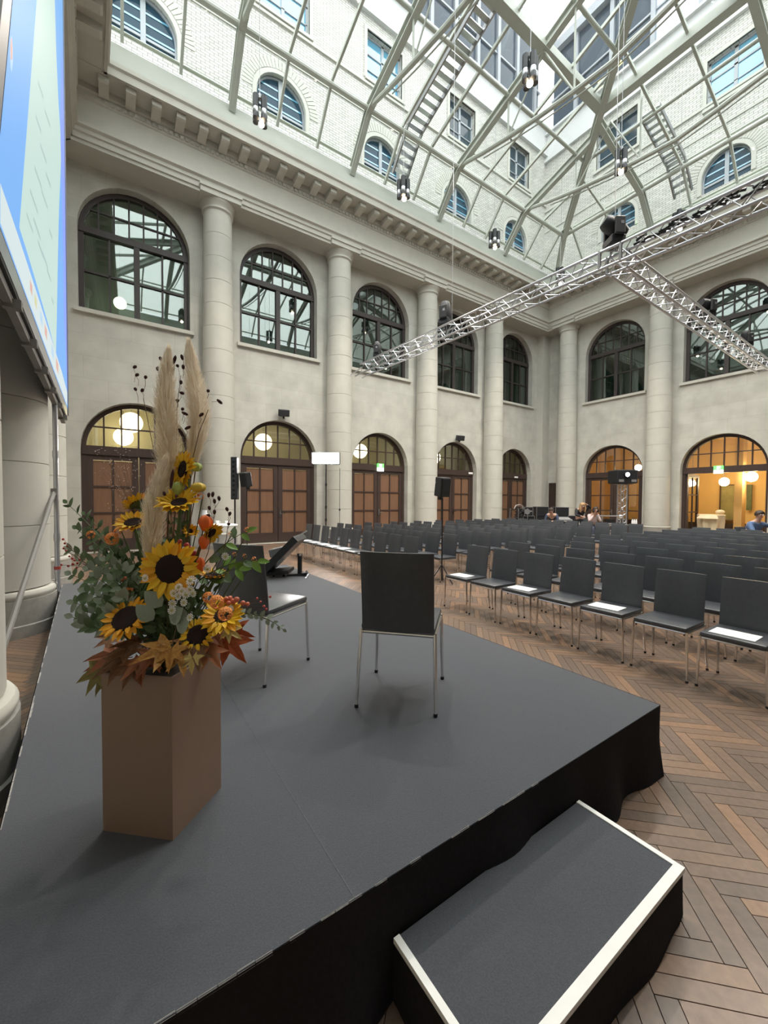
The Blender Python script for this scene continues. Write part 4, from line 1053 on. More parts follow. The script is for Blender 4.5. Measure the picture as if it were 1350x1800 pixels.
# white standing table with cups behind the flowers
D = 7.6; q = foot(382, D); zt = PX(382, 922, D).z
t = thing('standing_table', 'white round standing table behind the flowers and stage chair', 'table', q)
MB().lathe([(.36,zt-.03),(.365,zt-.015),(.36,zt)], 28).build('table_top', MAT['white_tape'], t); MB().tube([(0,0,.03),(0,0,zt-.03)], .03, 10).build('post', MAT['alu'], t); MB().lathe([(.24,0),(.24,.015),(.04,.035)], 20).build('base_plate', MAT['alu'], t)
mat('porcelain', (.85,.85,.86), .25)
def cup(label, dx, dy, r_, h_, mname='porcelain'):
    t = thing('cup', label, 'cup', q+Vector((dx,dy,zt)), 0, 'cups on the standing table')
    MB().lathe([(r_*.7,.002),(r_,h_),(r_*.93,h_),(r_*.62,.01)], 14).build('bowl', MAT[mname], t, smooth=True)
    MB().tube([(r_*.9,0,h_*.75),(r_*1.5,0,h_*.7),(r_*1.45,0,h_*.35),(r_*.8,0,h_*.25)], .005, 6).build('handle', MAT[mname], t)
cup('white cup at the left of the standing table', -.16, .04, .04, .09); cup('white cup in the middle of the standing table', .02, .10, .035, .07); cup('white cup at the right edge of the standing table', .18, .06, .035, .065)
t = thing('carafe', 'tall white carafe on the standing table', 'carafe', q+Vector((-.22,.02,zt))); MB().lathe([(.05,.0),(.055,.12),(.05,.2),(.042,.24),(.048,.27)], 16).build('body', MAT['porcelain'], t, smooth=True); MB().tube([(.05,0,.21),(.10,0,.19),(.095,0,.09),(.053,0,.07)], .007, 6).build('handle', MAT['porcelain'], t)

# ================================================================ CONTROL DESK AT THE BACK
def P_(px, py, d): return PX(px, py, d)
def desk(label, px0, px1, d, zt, dep=.6):
    a, b = foot(px0, d), foot(px1, d); c = (a+b)/2; L_ = (b-a).length; t = thing('folding_table', label, 'table', c, math.atan2(b.y-a.y, b.x-a.x), 'tables at the back of the hall')
    MB().box((-L_/2,-dep/2,zt-.03),(L_/2,dep/2,zt)).build('table_top', mat('desk_top', (.32,.31,.29), .6, noise=.1) if 'desk_top' not in MAT else MAT['desk_top'], t)
    for s in (-1,1):
        for u in (-1,1): MB().tube([(s*(L_/2-.05),u*(dep/2-.05),0),(s*(L_/2-.05),u*(dep/2-.05),zt-.03)], .015, 6).build('leg', MAT['alu_dark'], t)
    return t, c, zt
t, cL, zL = desk('long equipment table behind the last chairs left of the standing person', 935, 1003, 17.4, .74)
t, cM, zM = desk('equipment table below the projector tower', 1046, 1122, 16.6, .62, .7)
def flight_case(label, px, py, d, w_, h_, dep, col='black_plastic'):
    q = PX(px, py, d); t = thing('flight_case', label, 'case', q, YAW-math.pi/2, 'flight cases at the control desk')
    rbox((-w_/2,-dep/2,0),(w_/2,dep/2,h_),.01,1).build('body', MAT[col], t)
    m = MB()
    for s in (-1,1):
        for z in (0,h_): m.obox((-w_/2,s*dep/2,z),(w_/2,s*dep/2,z),.02,.02)
        m.obox((s*w_/2,-dep/2,0),(s*w_/2,-dep/2,h_),.02,.02); m.obox((s*w_/2,dep/2,0),(s*w_/2,dep/2,h_),.02,.02)
    m.build('edge_trim', MAT['alu_dark'], t)
    for s in (-1,1): MB().cbox((s*w_*.25,-dep/2-.006,h_*.55),(.05,.006,.03)).build('latch', MAT['alu'], t)
    return t
def at_floor(px, d): q = foot(px, d); return q
def case_at(label, px, d, w_, h_, dep, z0=0.0, col='black_plastic'):
    t = flight_case(label, px, 900, d, w_, h_, dep, col); t.location = (t.location.x, t.location.y, z0); return t
case_at('large black flight case below the red fire sign', 950, 19.0, .55, 1.32, .5); case_at('open black flight case right of the narrow door', 984, 19.0, .62, 1.30, .5); case_at('small black flight case left of the standing person', 1004, 18.6, .45, .92, .4)
case_at('square loudspeaker-sized case with round front by the fifth door', 927, 18.6, .38, .40, .35, .90); case_at('stacked stand case below the square case', 927, 18.7, .5, .90, .45)
MB().lathe([(.13,0),(.10,-.02),(.03,-.01)], 16).build('x', MAT['alu_dark']).name = 'cone_ring'
o = bpy.data.objects['cone_ring']; tag(o, 'round grey cone ring on the square case by the fifth door', 'speaker'); q = foot(927, 18.38); o.matrix_world = align((q.x, q.y, 1.10), -AX_F)
# drum-like dark equipment heap by the fifth door
q = foot(912, 18.4); t = thing('equipment_cart', 'cart of coiled cables and dark equipment before the fifth door', 'cart', q)
MB().box((-.35,-.25,.12),(.35,.25,.16)).build('deck', MAT['alu_dark'], t); MB().box((-.35,-.25,.62),(.35,.25,.65)).build('shelf', MAT['alu_dark'], t)
for a in (-.33,.33):
    for b in (-.23,.23): MB().tube([(a,b,.06),(a,b,1.25)], .014, 6).build('upright', MAT['alu'], t); MB().sphere((a,b,.05), .05, 8, 6).build('caster', MAT['black_plastic'], t)
for k in range(5):
    a = rnd.uniform(-.2,.2); MB().tube([(a+.16*math.cos(j*.5),.1*math.sin(j*1.7),.78+.10*k+.13*math.sin(j*.5)) for j in range(13)], .028, 6).build('cable_coil', MAT['black_plastic'], t)
MB().tube([(.32,0,1.2),(.30,.02,1.36),(.1,.03,1.42),(-.2,.02,1.38),(-.33,0,1.22)], .02, 6).build('cable_coil', mat('cable_grey', (.35,.33,.33), .6), t)
# laptops and mixers
def laptop(label, p, rz):
    t = thing('laptop', label, 'laptop', p, rz); rbox((-.17,-.12,0),(.17,.12,.018),.004,1).build('base', MAT['alu_dark'], t)
    m = rbox((-.17,-.006,0),(.17,.006,.23),.003,1); m.v = [(x, y+.12+z*.25, z+.018) for x,y,z in m.v]; m.build('lid', MAT['black_plastic'], t)
laptop('dark laptop on the table below the projector tower', cM+Vector((.5*math.cos(2.5),.1,zM)), YAW+1.4)
laptop('open laptop on the long equipment table', cL+Vector((-.5*math.sin(YAW),.5*math.cos(YAW),zL)), YAW+1.6)
t = thing('mixing_desk', 'sloping audio mixing desk with pale faders on the equipment table', 'mixer', cL+Vector((.42*math.sin(YAW),-.42*math.cos(YAW),zL)), YAW-math.pi/2)
m = MB(); m.add([(-.4,-.25,0),(.4,-.25,0),(.4,.25,0),(-.4,.25,0),(-.4,-.25,.05),(.4,-.25,.05),(.4,.25,.16),(-.4,.25,.16)], [(0,3,2,1),(4,5,6,7),(0,1,5,4),(1,2,6,5),(2,3,7,6),(3,0,4,7)]); m.build('body', MAT['case_grey'], t)
for k in range(9): MB().cbox((-.32+.08*k,-.05,.105),(.012,.03,.012)).build('fader', MAT['white_tape'], t)
# projector on a truss tower
D = 16.4; q = foot(1093, D); zb = zM; 
t = thing('projector_tower', 'slender aluminium truss tower carrying the projector', 'truss tower', Vector((q.x,q.y,zb)), YAW-math.pi/2)
zt = PX(1093, 851, D).z - zb; h = .12
for a,b in ((-1,-1),(1,-1),(1,1),(-1,1)): MB().tube([(a*h,b*h,0),(a*h,b*h,zt)], .024, 8).build('chord', MAT['alu'], t, smooth=True)
k = int(zt/.3)
for fi,(e0,e1) in enumerate((((-h,-h),(h,-h)),((h,-h),(h,h)),((h,h),(-h,h)),((-h,h),(-h,-h)))):
    za = MB().tube([(*e0,0),(*e1,zt/k/2),(*e0,zt/k)], .010, 6).mesh('brace', MAT['alu'])
    for i in range(k): inst('brace', za, t, loc=(0,0,zt/k*i))
MB().box((-.26,-.26,-.0),(.26,.26,.03)).build('base_plate', MAT['alu'], t); MB().box((-.3,-.25,zt-.02),(.3,.25,zt)).build('top_plate', MAT['alu_dark'], t)
t2_ = thing('projector', 'black projector with its lens shining on top of the tower', 'projector', Vector((q.x,q.y,zb+zt)), YAW-math.pi/2)
rbox((-.42,-.35,.02),(.42,.35,.56),.04).build('body', MAT['black_plastic'], t2_)
MB().lathe([(.11,0),(.11,.06),(.09,.07)], 18, (-.05,-.35,.36), (0,-1,0)).build('lens_barrel', MAT['black_gloss'], t2_); MB().lathe([(.085,.072),(.001,.08)], 18, (-.05,-.35,.36), (0,-1,0)).build('lens', MAT['projector_beam'], t2_)
for s in (-1,1): MB().cbox((s*.25,-.352,.12),(.10,.004,.05)).build('vent', MAT['case_grey'], t2_)
# trolley rail frame
q = foot(1072, 15.5); t = thing('rack_trolley', 'low silver tubular rack left of the projector tower', 'trolley', q, YAW-math.pi/2)
for a in (-.40,.40):
    for b in (-.2,.2): MB().tube([(a,b,0),(a,b,1.02)], .02, 8).build('upright', MAT['alu'], t)
for z in (.45,.72,1.02):
    for b in (-.2,.2): MB().tube([(-.40,b,z),(.40,b,z)], .018, 8).build('rail', MAT['alu'], t)
MB().sphere((.42,0,1.0), .07, 10, 8).build('end_knob', MAT['white_tape'], t)
for k in range(3):
    q = foot(1112+3.4*k, 16.2); t = thing('bottle', 'white capped bottle, %s of three beside the projector tower' % ('left', 'middle', 'right')[k], 'bottle', Vector((q.x,q.y,zM)), 0, 'bottles on the projector table')
    MB().lathe([(.035,0),(.036,.16),(.03,.20),(.014,.23),(.014,.27)], 12).build('body', MAT['clear_glass'] if False else MAT['porcelain'], t, smooth=True); MB().lathe([(.016,.265),(.016,.30)], 10).build('cap', MAT['black_plastic'], t)
# draped standing table in the doorway
q = on_x(1250, 905, 21.9); q0 = Vector((q.x,q.y,0)); zt = q.z+.02
t = thing('draped_table', 'round standing table under a cream cloth in the open doorway', 'table', q0)
mat('cream_cloth', (.75,.62,.42), .85, noise=.08, scale=6)
m = MB(); n = 40; v = [(0,0,zt)]; rr = [(.0,zt),(.46,zt),(.50,zt-.02),(.47,zt-.25),(.42,zt-.6),(.40,.05)]
vv = []; 
for j,(r_,z_) in enumerate(rr[1:]):
    for k in range(n):
        a = 2*math.pi*k/n; w_ = 1+.07*max(0,j-1)*math.sin(a*7); vv.append((r_*w_*math.cos(a), r_*w_*math.sin(a), z_))
ff = [tuple(range(n))] + [(j*n+k, j*n+(k+1) % n, (j+1)*n+(k+1) % n, (j+1)*n+k) for j in range(len(rr)-2) for k in range(n)]
m.add(vv, ff).build('tablecloth', MAT['cream_cloth'], t, smooth=True)
m = MB(); m.add([(.5*math.cos(a)*s+.0, .5*math.sin(a)*s, zt+.004-.5*max(0,s-1.0)) for s in (.2,1.0,1.35) for a in (2.6,3.0,3.4,3.8)], [(i*4+k,i*4+k+1,i*4+k+5,i*4+k+4) for i in range(2) for k in range(3)]); m.build('top_cloth', MAT['cream_cloth'], t)
t = thing('cloth_bundle', 'crumpled cream cloth bundle on the draped table', 'cloth', q0+Vector((.1,-.28,zt+.006))); m = MB().sphere((0,0,.10), .17, 14, 10, (1,1,.62)); m.v = [(x*(1+.15*math.sin(9*z+4*y)), y*(1+.12*math.sin(8*x)), z) for x,y,z in m.v]; m.build('folds', MAT['cream_cloth'], t, smooth=True)
# foyer wall pieces: pier, dark picture and dado
def fx(px, py, x): return on_x(px, py, x)
MB().box((22.6, fx(1305,850,22.6).y, 0), (23.1, fx(1291,850,22.6).y, 4.7)).build('pier', MAT['foyer_wall'], fy)
t = thing('painting', 'muted green and brown mural on the foyer back wall', 'painting', (25.28, fx(1274,880,25.28).y, 0)); mat('mural', (.30,.26,.10), .8, noise=.6, scale=1.6); mat('mural_dark', (.12,.07,.04), .8)
a, b = fx(1267,853,25.28), fx(1294,915,25.28); MB().box((-.02, b.y-t.location.y, b.z), (.0, a.y-t.location.y, a.z)).build('canvas', MAT['mural'], t)
m = MB(); 
for y_ in (b.y-t.location.y, a.y-t.location.y): m.obox((-.02,y_,b.z),(-.02,y_,a.z),.06,.06)
for z_ in (a.z,b.z): m.obox((-.02,b.y-t.location.y,z_),(-.02,a.y-t.location.y,z_),.06,.06)
m.build('frame', MAT['mural_dark'], t)
MB().box((25.2, 1.2, .05), (25.3, 13.2, .55)).build('dado', MAT['dark_wood'], fy)
m = MB(); m.box((25.2, fx(1321,880,25.2).y, fx(1321,897,25.2).z), (25.28, fx(1312,880,25.2).y, fx(1312,852,25.2).z)); m.build('niche', mat('niche_green', (.12,.14,.06), .8, noise=.4), fy)
# ================================================================ PEOPLE AT THE BACK
mat('skin', (.55,.34,.25), .55); mat('hair_blond', (.42,.25,.12), .6, noise=.3, scale=40); mat('hair_dark', (.035,.022,.016), .6, noise=.3, scale=40)
mat('cloth_black', (.014,.014,.018), .85); mat('cloth_pink', (.62,.50,.49), .85, noise=.1); mat('cloth_navy', (.03,.04,.075), .85); mat('cloth_blue', (.10,.16,.30), .85); mat('cloth_jeans', (.05,.06,.09), .85); mat('lip', (.40,.13,.12), .5)
def skin_mesh(name, chains, m, parent, grow=0.0):
    """chains: lists of (x,y,z,r); points closer than 1 mm are joined; the first point of the first chain is the root"""
    vs_, es, rs = [], [], []
    def idx(p):
        for i, q in enumerate(vs_):
            if (Vector(q)-Vector(p[:3])).length < .001: return i
        vs_.append(tuple(p[:3])); rs.append(p[3]+grow); return len(vs_)-1
    for ch in chains:
        ids = [idx(p) for p in ch]; es += list(zip(ids, ids[1:]))
    me = bpy.data.meshes.new(name); me.from_pydata(vs_, es, []); me.materials.append(m)
    o = link(name, me, parent)
    md = o.modifiers.new('skin', 'SKIN'); md.use_smooth_shade = True
    if not me.skin_vertices: me.attributes  # created with the modifier
    for i, sv in enumerate(me.skin_vertices[0].data): sv.radius = (rs[i], rs[i]); sv.use_root = (i == 0)
    sb = o.modifiers.new('smooth', 'SUBSURF'); sb.levels = 1; sb.render_levels = 1
    return o
def person(label, loc, yaw, J, top, legs, hair, hairlen=0.0):
    t = thing('person', label, 'person', loc, yaw)
    pel, chest, neck, head = J['pelvis'], J['chest'], J['neck'], J['head']
    body = [[(*pel,.13),(*[(a+b)/2 for a,b in zip(pel,chest)],.125),(*chest,.14),(*neck,.055),(*head[:2],head[2]-.05,.07),(*head,.088),(head[0],head[1],head[2]+.06,.075)]]
    torso = [[(*pel,.14),(*[(a+b)/2 for a,b in zip(pel,chest)],.135),(*chest,.15),(*[(a*.5+b*.5) for a,b in zip(chest,neck)],.10)]]
    trs = [[(*[(a*.8+b*.2) for a,b in zip(pel,chest)],.14),(*pel,.145)]]
    for s in ('L','R'):
        sh, el, wr = J['shoulder'+s], J['elbow'+s], J['wrist'+s]; hp, kn, an, toe = J['hip'+s], J['knee'+s], J['ankle'+s], J['toe'+s]
        body.append([(*chest,.14),(*sh,.065),(*el,.042),(*wr,.028)]); torso.append([(*chest,.15),(*sh,.078),(*el,.055),(*[(a*.15+b*.85) for a,b in zip(el,wr)],.044)])
        body.append([(*pel,.13),(*hp,.085),(*kn,.055),(*an,.038),(*toe,.035)]); trs.append([(*pel,.145),(*hp,.10),(*kn,.07),(*[(a*.1+b*.9) for a,b in zip(kn,an)],.055)])
    b = skin_mesh('body', body, MAT['skin'], t)
    skin_mesh('shirt', torso, MAT[top], t); skin_mesh('trousers', trs, MAT[legs], t)
    h = Vector(head); f = Vector(J.get('face', (0,1,0))).normalized(); rt = f.cross(Vector((0,0,1))).normalized(); up = rt.cross(f)
    for s in (-1,1):
        MB().sphere(h+f*.083+rt*s*.034+up*.012, .013, 8, 6).build('eye', MAT['white_tape'], t); MB().sphere(h+f*.094+rt*s*.034+up*.012, .006, 6, 4).build('pupil', MAT['black_plastic'], t)
        MB().sphere(h+rt*s*.088, .022, 8, 6, (.5,1,1.3)).build('ear', MAT['skin'], t)
    MB().tube([h+f*.085+up*.02, h+f*.112-up*.02, h+f*.09-up*.028], [.008,.014,.008], 6).build('nose', MAT['skin'], t)
    MB().tube([h+f*.085-up*.052-rt*.022, h+f*.091-up*.055, h+f*.085-up*.052+rt*.022], .007, 6).build('mouth', MAT['lip'], t)
    m = MB(); n, k = 18, 10
    for i in range(k+1):
        th = math.pi*.62*i/k
        for j in range(n):
            a = 2*math.pi*j/n; r_ = .108; cut = max(0, math.cos(a))            # a = 0 looks forward
            tt = th*(1-.42*cut); d = up*math.cos(tt)+(f*math.cos(a)+rt*math.sin(a))*math.sin(tt); m.v.append(tuple(h+up*.02+d*r_*(1+.04*math.sin(7*a+3*i))))
    m.f += [(i*n+j, i*n+(j+1) % n, (i+1)*n+(j+1) % n, (i+1)*n+j) for i in range(k) for j in range(n)]
    hr = m.build('hair', MAT[hair], t, smooth=True)
    if hairlen:
        for j in range(22):
            a = math.pi*(.30+1.4*j/21); d = f*math.cos(a)+rt*math.sin(a); p = h+d*.095+up*.02
            MB().tube([p, p+d*.02-Vector((0,0,hairlen*.5)), p+d*.005-Vector((0,0,hairlen))], [.024,.022,.010], 6).build('lock', MAT[hair], hr)
    for s in ('L','R'):      # hands: palm and five bent fingers
        wr, el = Vector(J['wrist'+s]), Vector(J['elbow'+s]); d = (wr-el).normalized(); sd = d.cross(Vector((0,0,1)))
        sd = sd.normalized() if sd.length > .05 else Vector((1,0,0)); dn = sd.cross(d).normalized(); m = MB()
        m.obox(wr, wr+d*.085, .078, .028, up=dn)
        for i, (L_, o_) in enumerate(((.062,-.029),(.072,-.010),(.067,.010),(.052,.029))):
            p = wr+d*.083+sd*o_; m.tube([p, p+d*L_*.5-dn*.006, p+d*L_*.85-dn*.024], [.0095,.009,.007], 6)
        p = wr+d*.03+sd*-.038; m.tube([p, p+d*.03-sd*.022, p+d*.055-sd*.026-dn*.012], [.011,.010,.008], 6)
        m.build('hand', MAT['skin'], t, smooth=True)
    for s in ('L','R'):
        an, toe = Vector(J['ankle'+s]), Vector(J['toe'+s]); m = MB(); d = (toe-an); d.z = 0; d.normalize(); b0 = Vector((an.x,an.y,0))
        m.obox(b0-d*.06+Vector((0,0,.035)), b0+d*.18+Vector((0,0,.03)), .085, .06); m.build('shoe', MAT['black_plastic'], t)
    return t
def seated(lean=.25, headf=(0,1,0), arms=None, seat=.47, hy=0.0):
    J = dict(pelvis=(0,0,seat+.12), chest=(0,.10+lean*.35,seat+.48), neck=(0,.14+lean*.5,seat+.64), head=(0,.17+lean*.62,seat+.78-hy), face=headf,
             shoulderL=(-.18,.10+lean*.38,seat+.54), shoulderR=(.18,.10+lean*.38,seat+.54), hipL=(-.09,.06,seat+.09), hipR=(.09,.06,seat+.09), kneeL=(-.11,.46,seat+.06), kneeR=(.11,.46,seat+.06),
             ankleL=(-.11,.46,.09), ankleR=(.11,.46,.09), toeL=(-.12,.60,.05), toeR=(.12,.60,.05), elbowL=(-.24,.30+lean*.3,seat+.30), elbowR=(.24,.30+lean*.3,seat+.30), wristL=(-.12,.50+lean*.3,seat+.32), wristR=(.12,.50+lean*.3,seat+.32))
    if arms: J.update(arms)
    return J
face_cam = YAW+math.pi/2          # local +y toward the photographer
q = foot(1018, 16.6)
J = dict(pelvis=(0,0,.90), chest=(0,.12,1.17), neck=(0,.20,1.30), head=(.0,.27,1.41), face=(.05,1,-.35), shoulderL=(-.17,.13,1.23), shoulderR=(.17,.13,1.23), hipL=(-.09,.01,.86), hipR=(.09,.01,.86), kneeL=(-.1,.05,.48), kneeR=(.1,.0,.48),
         ankleL=(-.1,-.02,.09), ankleR=(.1,-.05,.09), toeL=(-.1,.12,.05), toeR=(.1,.1,.05), elbowL=(-.36,.22,1.33), wristL=(-.16,.26,1.46), elbowR=(.26,.28,1.02), wristR=(.10,.45,.98))
person('person standing at the control desk in black top, hand raised to blond hair', q, face_cam, J, 'cloth_black', 'cloth_black', 'hair_blond', .28)
q = foot(1038, 16.3); J = seated(.35, (.1,1,-.1), dict(elbowL=(-.22,.36,.78), wristL=(-.07,.36,1.10), elbowR=(.22,.36,.78), wristR=(.05,.37,1.08)), .47)
person('person seated in a pale pink jumper with hands at the face', q, face_cam, J, 'cloth_pink', 'cloth_jeans', 'hair_dark', .12)
put_chair(q.x, q.y, 0, face_cam+math.pi/2, 'black chair under the person in the pink jumper', 'chairs at the control desk')
q = foot(972, 16.7); J = seated(.75, (-.4,.8,-.5), None, .47, .05)
person('person in dark clothes bent forward over the equipment table', q, face_cam-.5, J, 'cloth_navy', 'cloth_black', 'hair_dark')
put_chair(q.x, q.y, 0, face_cam-.5+math.pi/2, 'black chair under the person bent over the table', 'chairs at the control desk')
q = foot(1318, 11.0); J = seated(.15, (.2,1,0), dict(elbowL=(-.42,.18,.92), wristL=(-.66,.12,.95)), .45)
person('person with dark hair in blue shirt seated behind the last row, arm stretched out', q, face_cam+.1, J, 'cloth_blue', 'cloth_jeans', 'hair_dark')
put_chair(q.x, q.y, 0, face_cam+.1+math.pi/2, 'black chair under the person in the blue shirt', 'chairs at the control desk')
# ================================================================ FLOWER ARRANGEMENT
VB = [Vector((-.031,1.691,ST_H)), Vector((.166,1.508,ST_H)), Vector((.360,1.685,ST_H)), Vector((.163,1.868,ST_H))]
vc = sum(VB, Vector())/4; VH = .56
vase = thing('flower_vase', 'tall square brown box vase standing on the stage', 'vase', vc)
cs = [p-vc for p in VB]
m = MB(); o4 = cs; i4 = [c*.93 for c in cs]; up_ = Vector((0,0,VH))
m.add(o4+[p+up_ for p in o4]+[p+up_ for p in i4]+[p+up_*.6 for p in i4], [(0,1,5,4),(1,2,6,5),(2,3,7,6),(3,0,4,7),(4,5,9,8),(5,6,10,9),(6,7,11,10),(7,4,8,11),(8,9,13,12),(9,10,14,13),(10,11,15,14),(11,8,12,15),(3,2,1,0)]); recalc(m.build('body', MAT['vase_brown'], vase))
MB().add([p*.93+up_*.97 for p in cs], [(0,1,2,3)]).build('filling', MAT['vase_inside'], vase)
MOUTH = vc + Vector((0,0,VH-.03)); VD = (vc-Vector((0,0,EYE))).dot(AX_F)
TC, UPV, RT = -AX_F, Vector((0,0,1)), AX_R
def FP(px, py, dd=0.0): return PX(px, py, VD+dd)
S_ = VD/F_PX                                       # metres per pixel at the vase
mat('petal', (.98,.52,.015), .55, noise=.25, scale=25); mat('petal_deep', (.95,.40,.010), .55, noise=.25, scale=25); mat('disk', (.022,.008,.008), .9, noise=.5, scale=160, bump=.6)
mat('stem_green', (.07,.11,.03), .6, noise=.2); mat('leaf_dark', (.05,.095,.03), .45, noise=.3, scale=20); mat('leaf_grey', (.30,.36,.28), .6, noise=.25, scale=20); mat('leaf_mid', (.13,.20,.095), .5, noise=.3, scale=20); mat('leaf_bright', (.17,.32,.05), .45, noise=.2, scale=20)
mat('seed_dark', (.055,.016,.014), .8, noise=.4, scale=90); mat('stem_brown', (.12,.07,.04), .7); mat('berry_red', (.50,.06,.05), .35, noise=.3, scale=40); mat('berry_coral', (.62,.16,.09), .35, noise=.2, scale=40)
mat('lantern_orange', (.80,.14,.02), .5, noise=.25, scale=25); mat('lantern_green', (.42,.50,.13), .5, noise=.2, scale=25); mat('lantern_yellow', (.62,.42,.04), .5, noise=.25, scale=25); mat('lantana', (.85,.28,.06), .6, noise=.3, scale=40); mat('daisy_white', (.85,.82,.79), .6); mat('daisy_eye', (.50,.45,.20), .7)
def autumn(name, c1, c2):
    m, t, b = node_mat(name); N, L = t.nodes, t.links; g = N.new('ShaderNodeTexCoord'); nz = N.new('ShaderNodeTexNoise'); nz.inputs['Scale'].default_value = 9; nz.inputs['Detail'].default_value = 4; L.new(g.outputs['Object'], nz.inputs['Vector'])
    cr = N.new('ShaderNodeValToRGB'); cr.color_ramp.elements[0].position = .35; cr.color_ramp.elements[1].position = .65; cr.color_ramp.elements[0].color = (*c1,1); cr.color_ramp.elements[1].color = (*c2,1); L.new(nz.outputs[0], cr.inputs[0]); L.new(cr.outputs[0], b.inputs['Base Color']); b.inputs['Roughness'].default_value = .6
autumn('maple_gold', (.36,.15,.03), (.52,.27,.05)); autumn('maple_rust', (.30,.075,.03), (.24,.10,.03)); autumn('maple_orange', (.50,.12,.03), (.42,.08,.03)); autumn('maple_salmon', (.58,.20,.09), (.50,.24,.12)); autumn('maple_olive', (.16,.14,.03), (.22,.17,.04)); autumn('maple_yellow', (.62,.45,.13), (.50,.42,.16)); autumn('maple_brown', (.14,.055,.025), (.20,.09,.03))

def leaf_mesh(name, m, L_=1.0, W=.5, fold=.18, droop=.12, n=6, tip=1.0):
    mb = MB(); 
    for i in range(n+1):
        t = i/n; w_ = W*.5*(math.sin(math.pi*min(1, t**.8))**.85) if 0 < i < n else 0.0
        z = -droop*t*t
        mb.v += [(-w_, t*L_, z+fold*w_), (0, t*L_, z), (w_, t*L_, z+fold*w_)]
    for i in range(n):
        a = 3*i; mb.f += [(a,a+1,a+4,a+3),(a+1,a+2,a+5,a+4)]
    return mb.mesh(name, m, True)
PET = [leaf_mesh('petal', MAT['petal'], 1, .44, .35, d_, 6) for d_ in (-.05, .10, .22)] + [leaf_mesh('petal', MAT['petal_deep'], 1, .44, .35, .05, 6)]
EUC = leaf_mesh('leaf', MAT['leaf_grey'], 1, .62, .2, .1); EUD = leaf_mesh('leaf', MAT['leaf_mid'], 1, .55, .2, .12); DRK = leaf_mesh('leaf', MAT['leaf_dark'], 1, .40, .25, .2); BRT = leaf_mesh('leaf', MAT['leaf_bright'], 1, .48, .25, .15)
disk_me = MB().lathe([(1.0,0),(.97,.09),(.8,.17),(.5,.19),(.2,.15),(.001,.13)], 28).mesh('disk', MAT['disk'], True)
calyx_me = MB().lathe([(.12,-.55),(.25,-.45),(.62,-.18),(.95,-.02),(1.0,0)], 20).mesh('calyx', MAT['stem_green'], True)
def basis(p, y, z, s):      # local Y along y, local Z near z
    y = Vector(y).normalized(); x = y.cross(Vector(z))
    if x.length < 1e-4: x = y.orthogonal()
    x.normalize(); z = x.cross(y)
    return Matrix(((x.x*s,y.x*s,z.x*s,p[0]),(x.y*s,y.y*s,z.y*s,p[1]),(x.z*s,y.z*s,z.z*s,p[2]),(0,0,0,1)))
def stem_to_mouth(t, p, n_, r_=.006, m='stem_green', name='stem'):
    e = MOUTH + Vector((rnd.uniform(-.05,.05), rnd.uniform(-.05,.05), 0)); a = Vector(p)-n_*.02; mid = (a+e)/2 - n_*.05
    pts = [a*(1-u)**2+mid*2*u*(1-u)+e*u*u for u in (0,.2,.4,.6,.8,1)]
    MB().tube([q-Vector(t.location) for q in pts], r_, 6).build(name, MAT[m], t, smooth=True)
def sunflower(label, px, py, dd, rad, nrm, ratio=.47, cone=.0, np_=22, deep=False):
    p = FP(px, py, dd); n_ = (TC*nrm[0]+RT*nrm[1]+UPV*nrm[2]).normalized(); r_ = rad*S_
    t = thing('sunflower', label, 'flower', p, 0, 'sunflowers in the arrangement')
    inst('disk', disk_me, t, align((0,0,0), n_, s=r_*ratio)); inst('calyx', calyx_me, t, align(-n_*.004, n_, s=r_*ratio*1.02))
    u = n_.orthogonal().normalized(); w_ = n_.cross(u)
    for layer, (cnt, ln, tilt, zo) in enumerate(((np_, 1.0, cone, -.002), (int(np_*.7), .86, cone+.22, .003))):
        for k in range(cnt):
            a = 2*math.pi*(k+rnd.uniform(-.25,.25)+.5*layer)/cnt; d = u*math.cos(a)+w_*math.sin(a)
            tl = tilt+rnd.uniform(-.14,.14); y = d*math.cos(tl)+n_*math.sin(tl)
            L_ = r_*(1-ratio*.85)*ln*rnd.uniform(.85,1.12)
            inst('petal', PET[3] if (deep or rnd.random() < .2) else rnd.choice(PET[:3]), t, basis(d*r_*ratio*.86+n_*zo, y, n_, L_))
    stem_to_mouth(t, p, n_); return t
sunflower('largest sunflower facing the camera squarely in the middle of the arrangement', 299, 1000, -.14, 49, (1,0,.08), .48, .05, 24)
sunflower('sunflower facing up at the lower left of the arrangement', 222, 1087, -.12, 40, (.72,-.05,.68), .56, .12, 20, True)
sunflower('sunflower at the left edge, below the side-on one', 234, 919, .0, 31, (.50,.10,.8), .48, .3, 22)
sunflower('side-on sunflower turned away at the upper left', 242, 886, .06, 28, (-.15,-.55,.75), .5, .55, 20)
sunflower('topmost sunflower turned to the left below the pampas plumes', 322, 825, .0, 35, (.80,-.58,.12), .46, .10, 22)
sunflower('sunflower facing up just below the topmost one', 315, 884, -.05, 37, (.55,.05,.8), .38, .35, 24)
sunflower('drooping sunflower at the right beside the orange lantern', 371, 936, -.02, 22, (.35,.75,-.45), .45, .5, 18)
sunflower('side-on sunflower with green calyx before the black stage chair', 376, 1012, -.02, 26, (.10,.10,.98), .62, .55, 20)
sunflower('sunflower at the lower right half covered by orange blossoms', 392, 1083, -.12, 36, (.66,.15,.72), .40, .25, 20)
sunflower('lowest sunflower nodding over the vase rim', 347, 1116, -.14, 30, (.75,.05,.5), .55, .0, 18)
sunflower('small half-open sunflower between the middle and the orange lantern', 334, 934, .02, 17, (.5,.4,.3), .3, .7, 14)

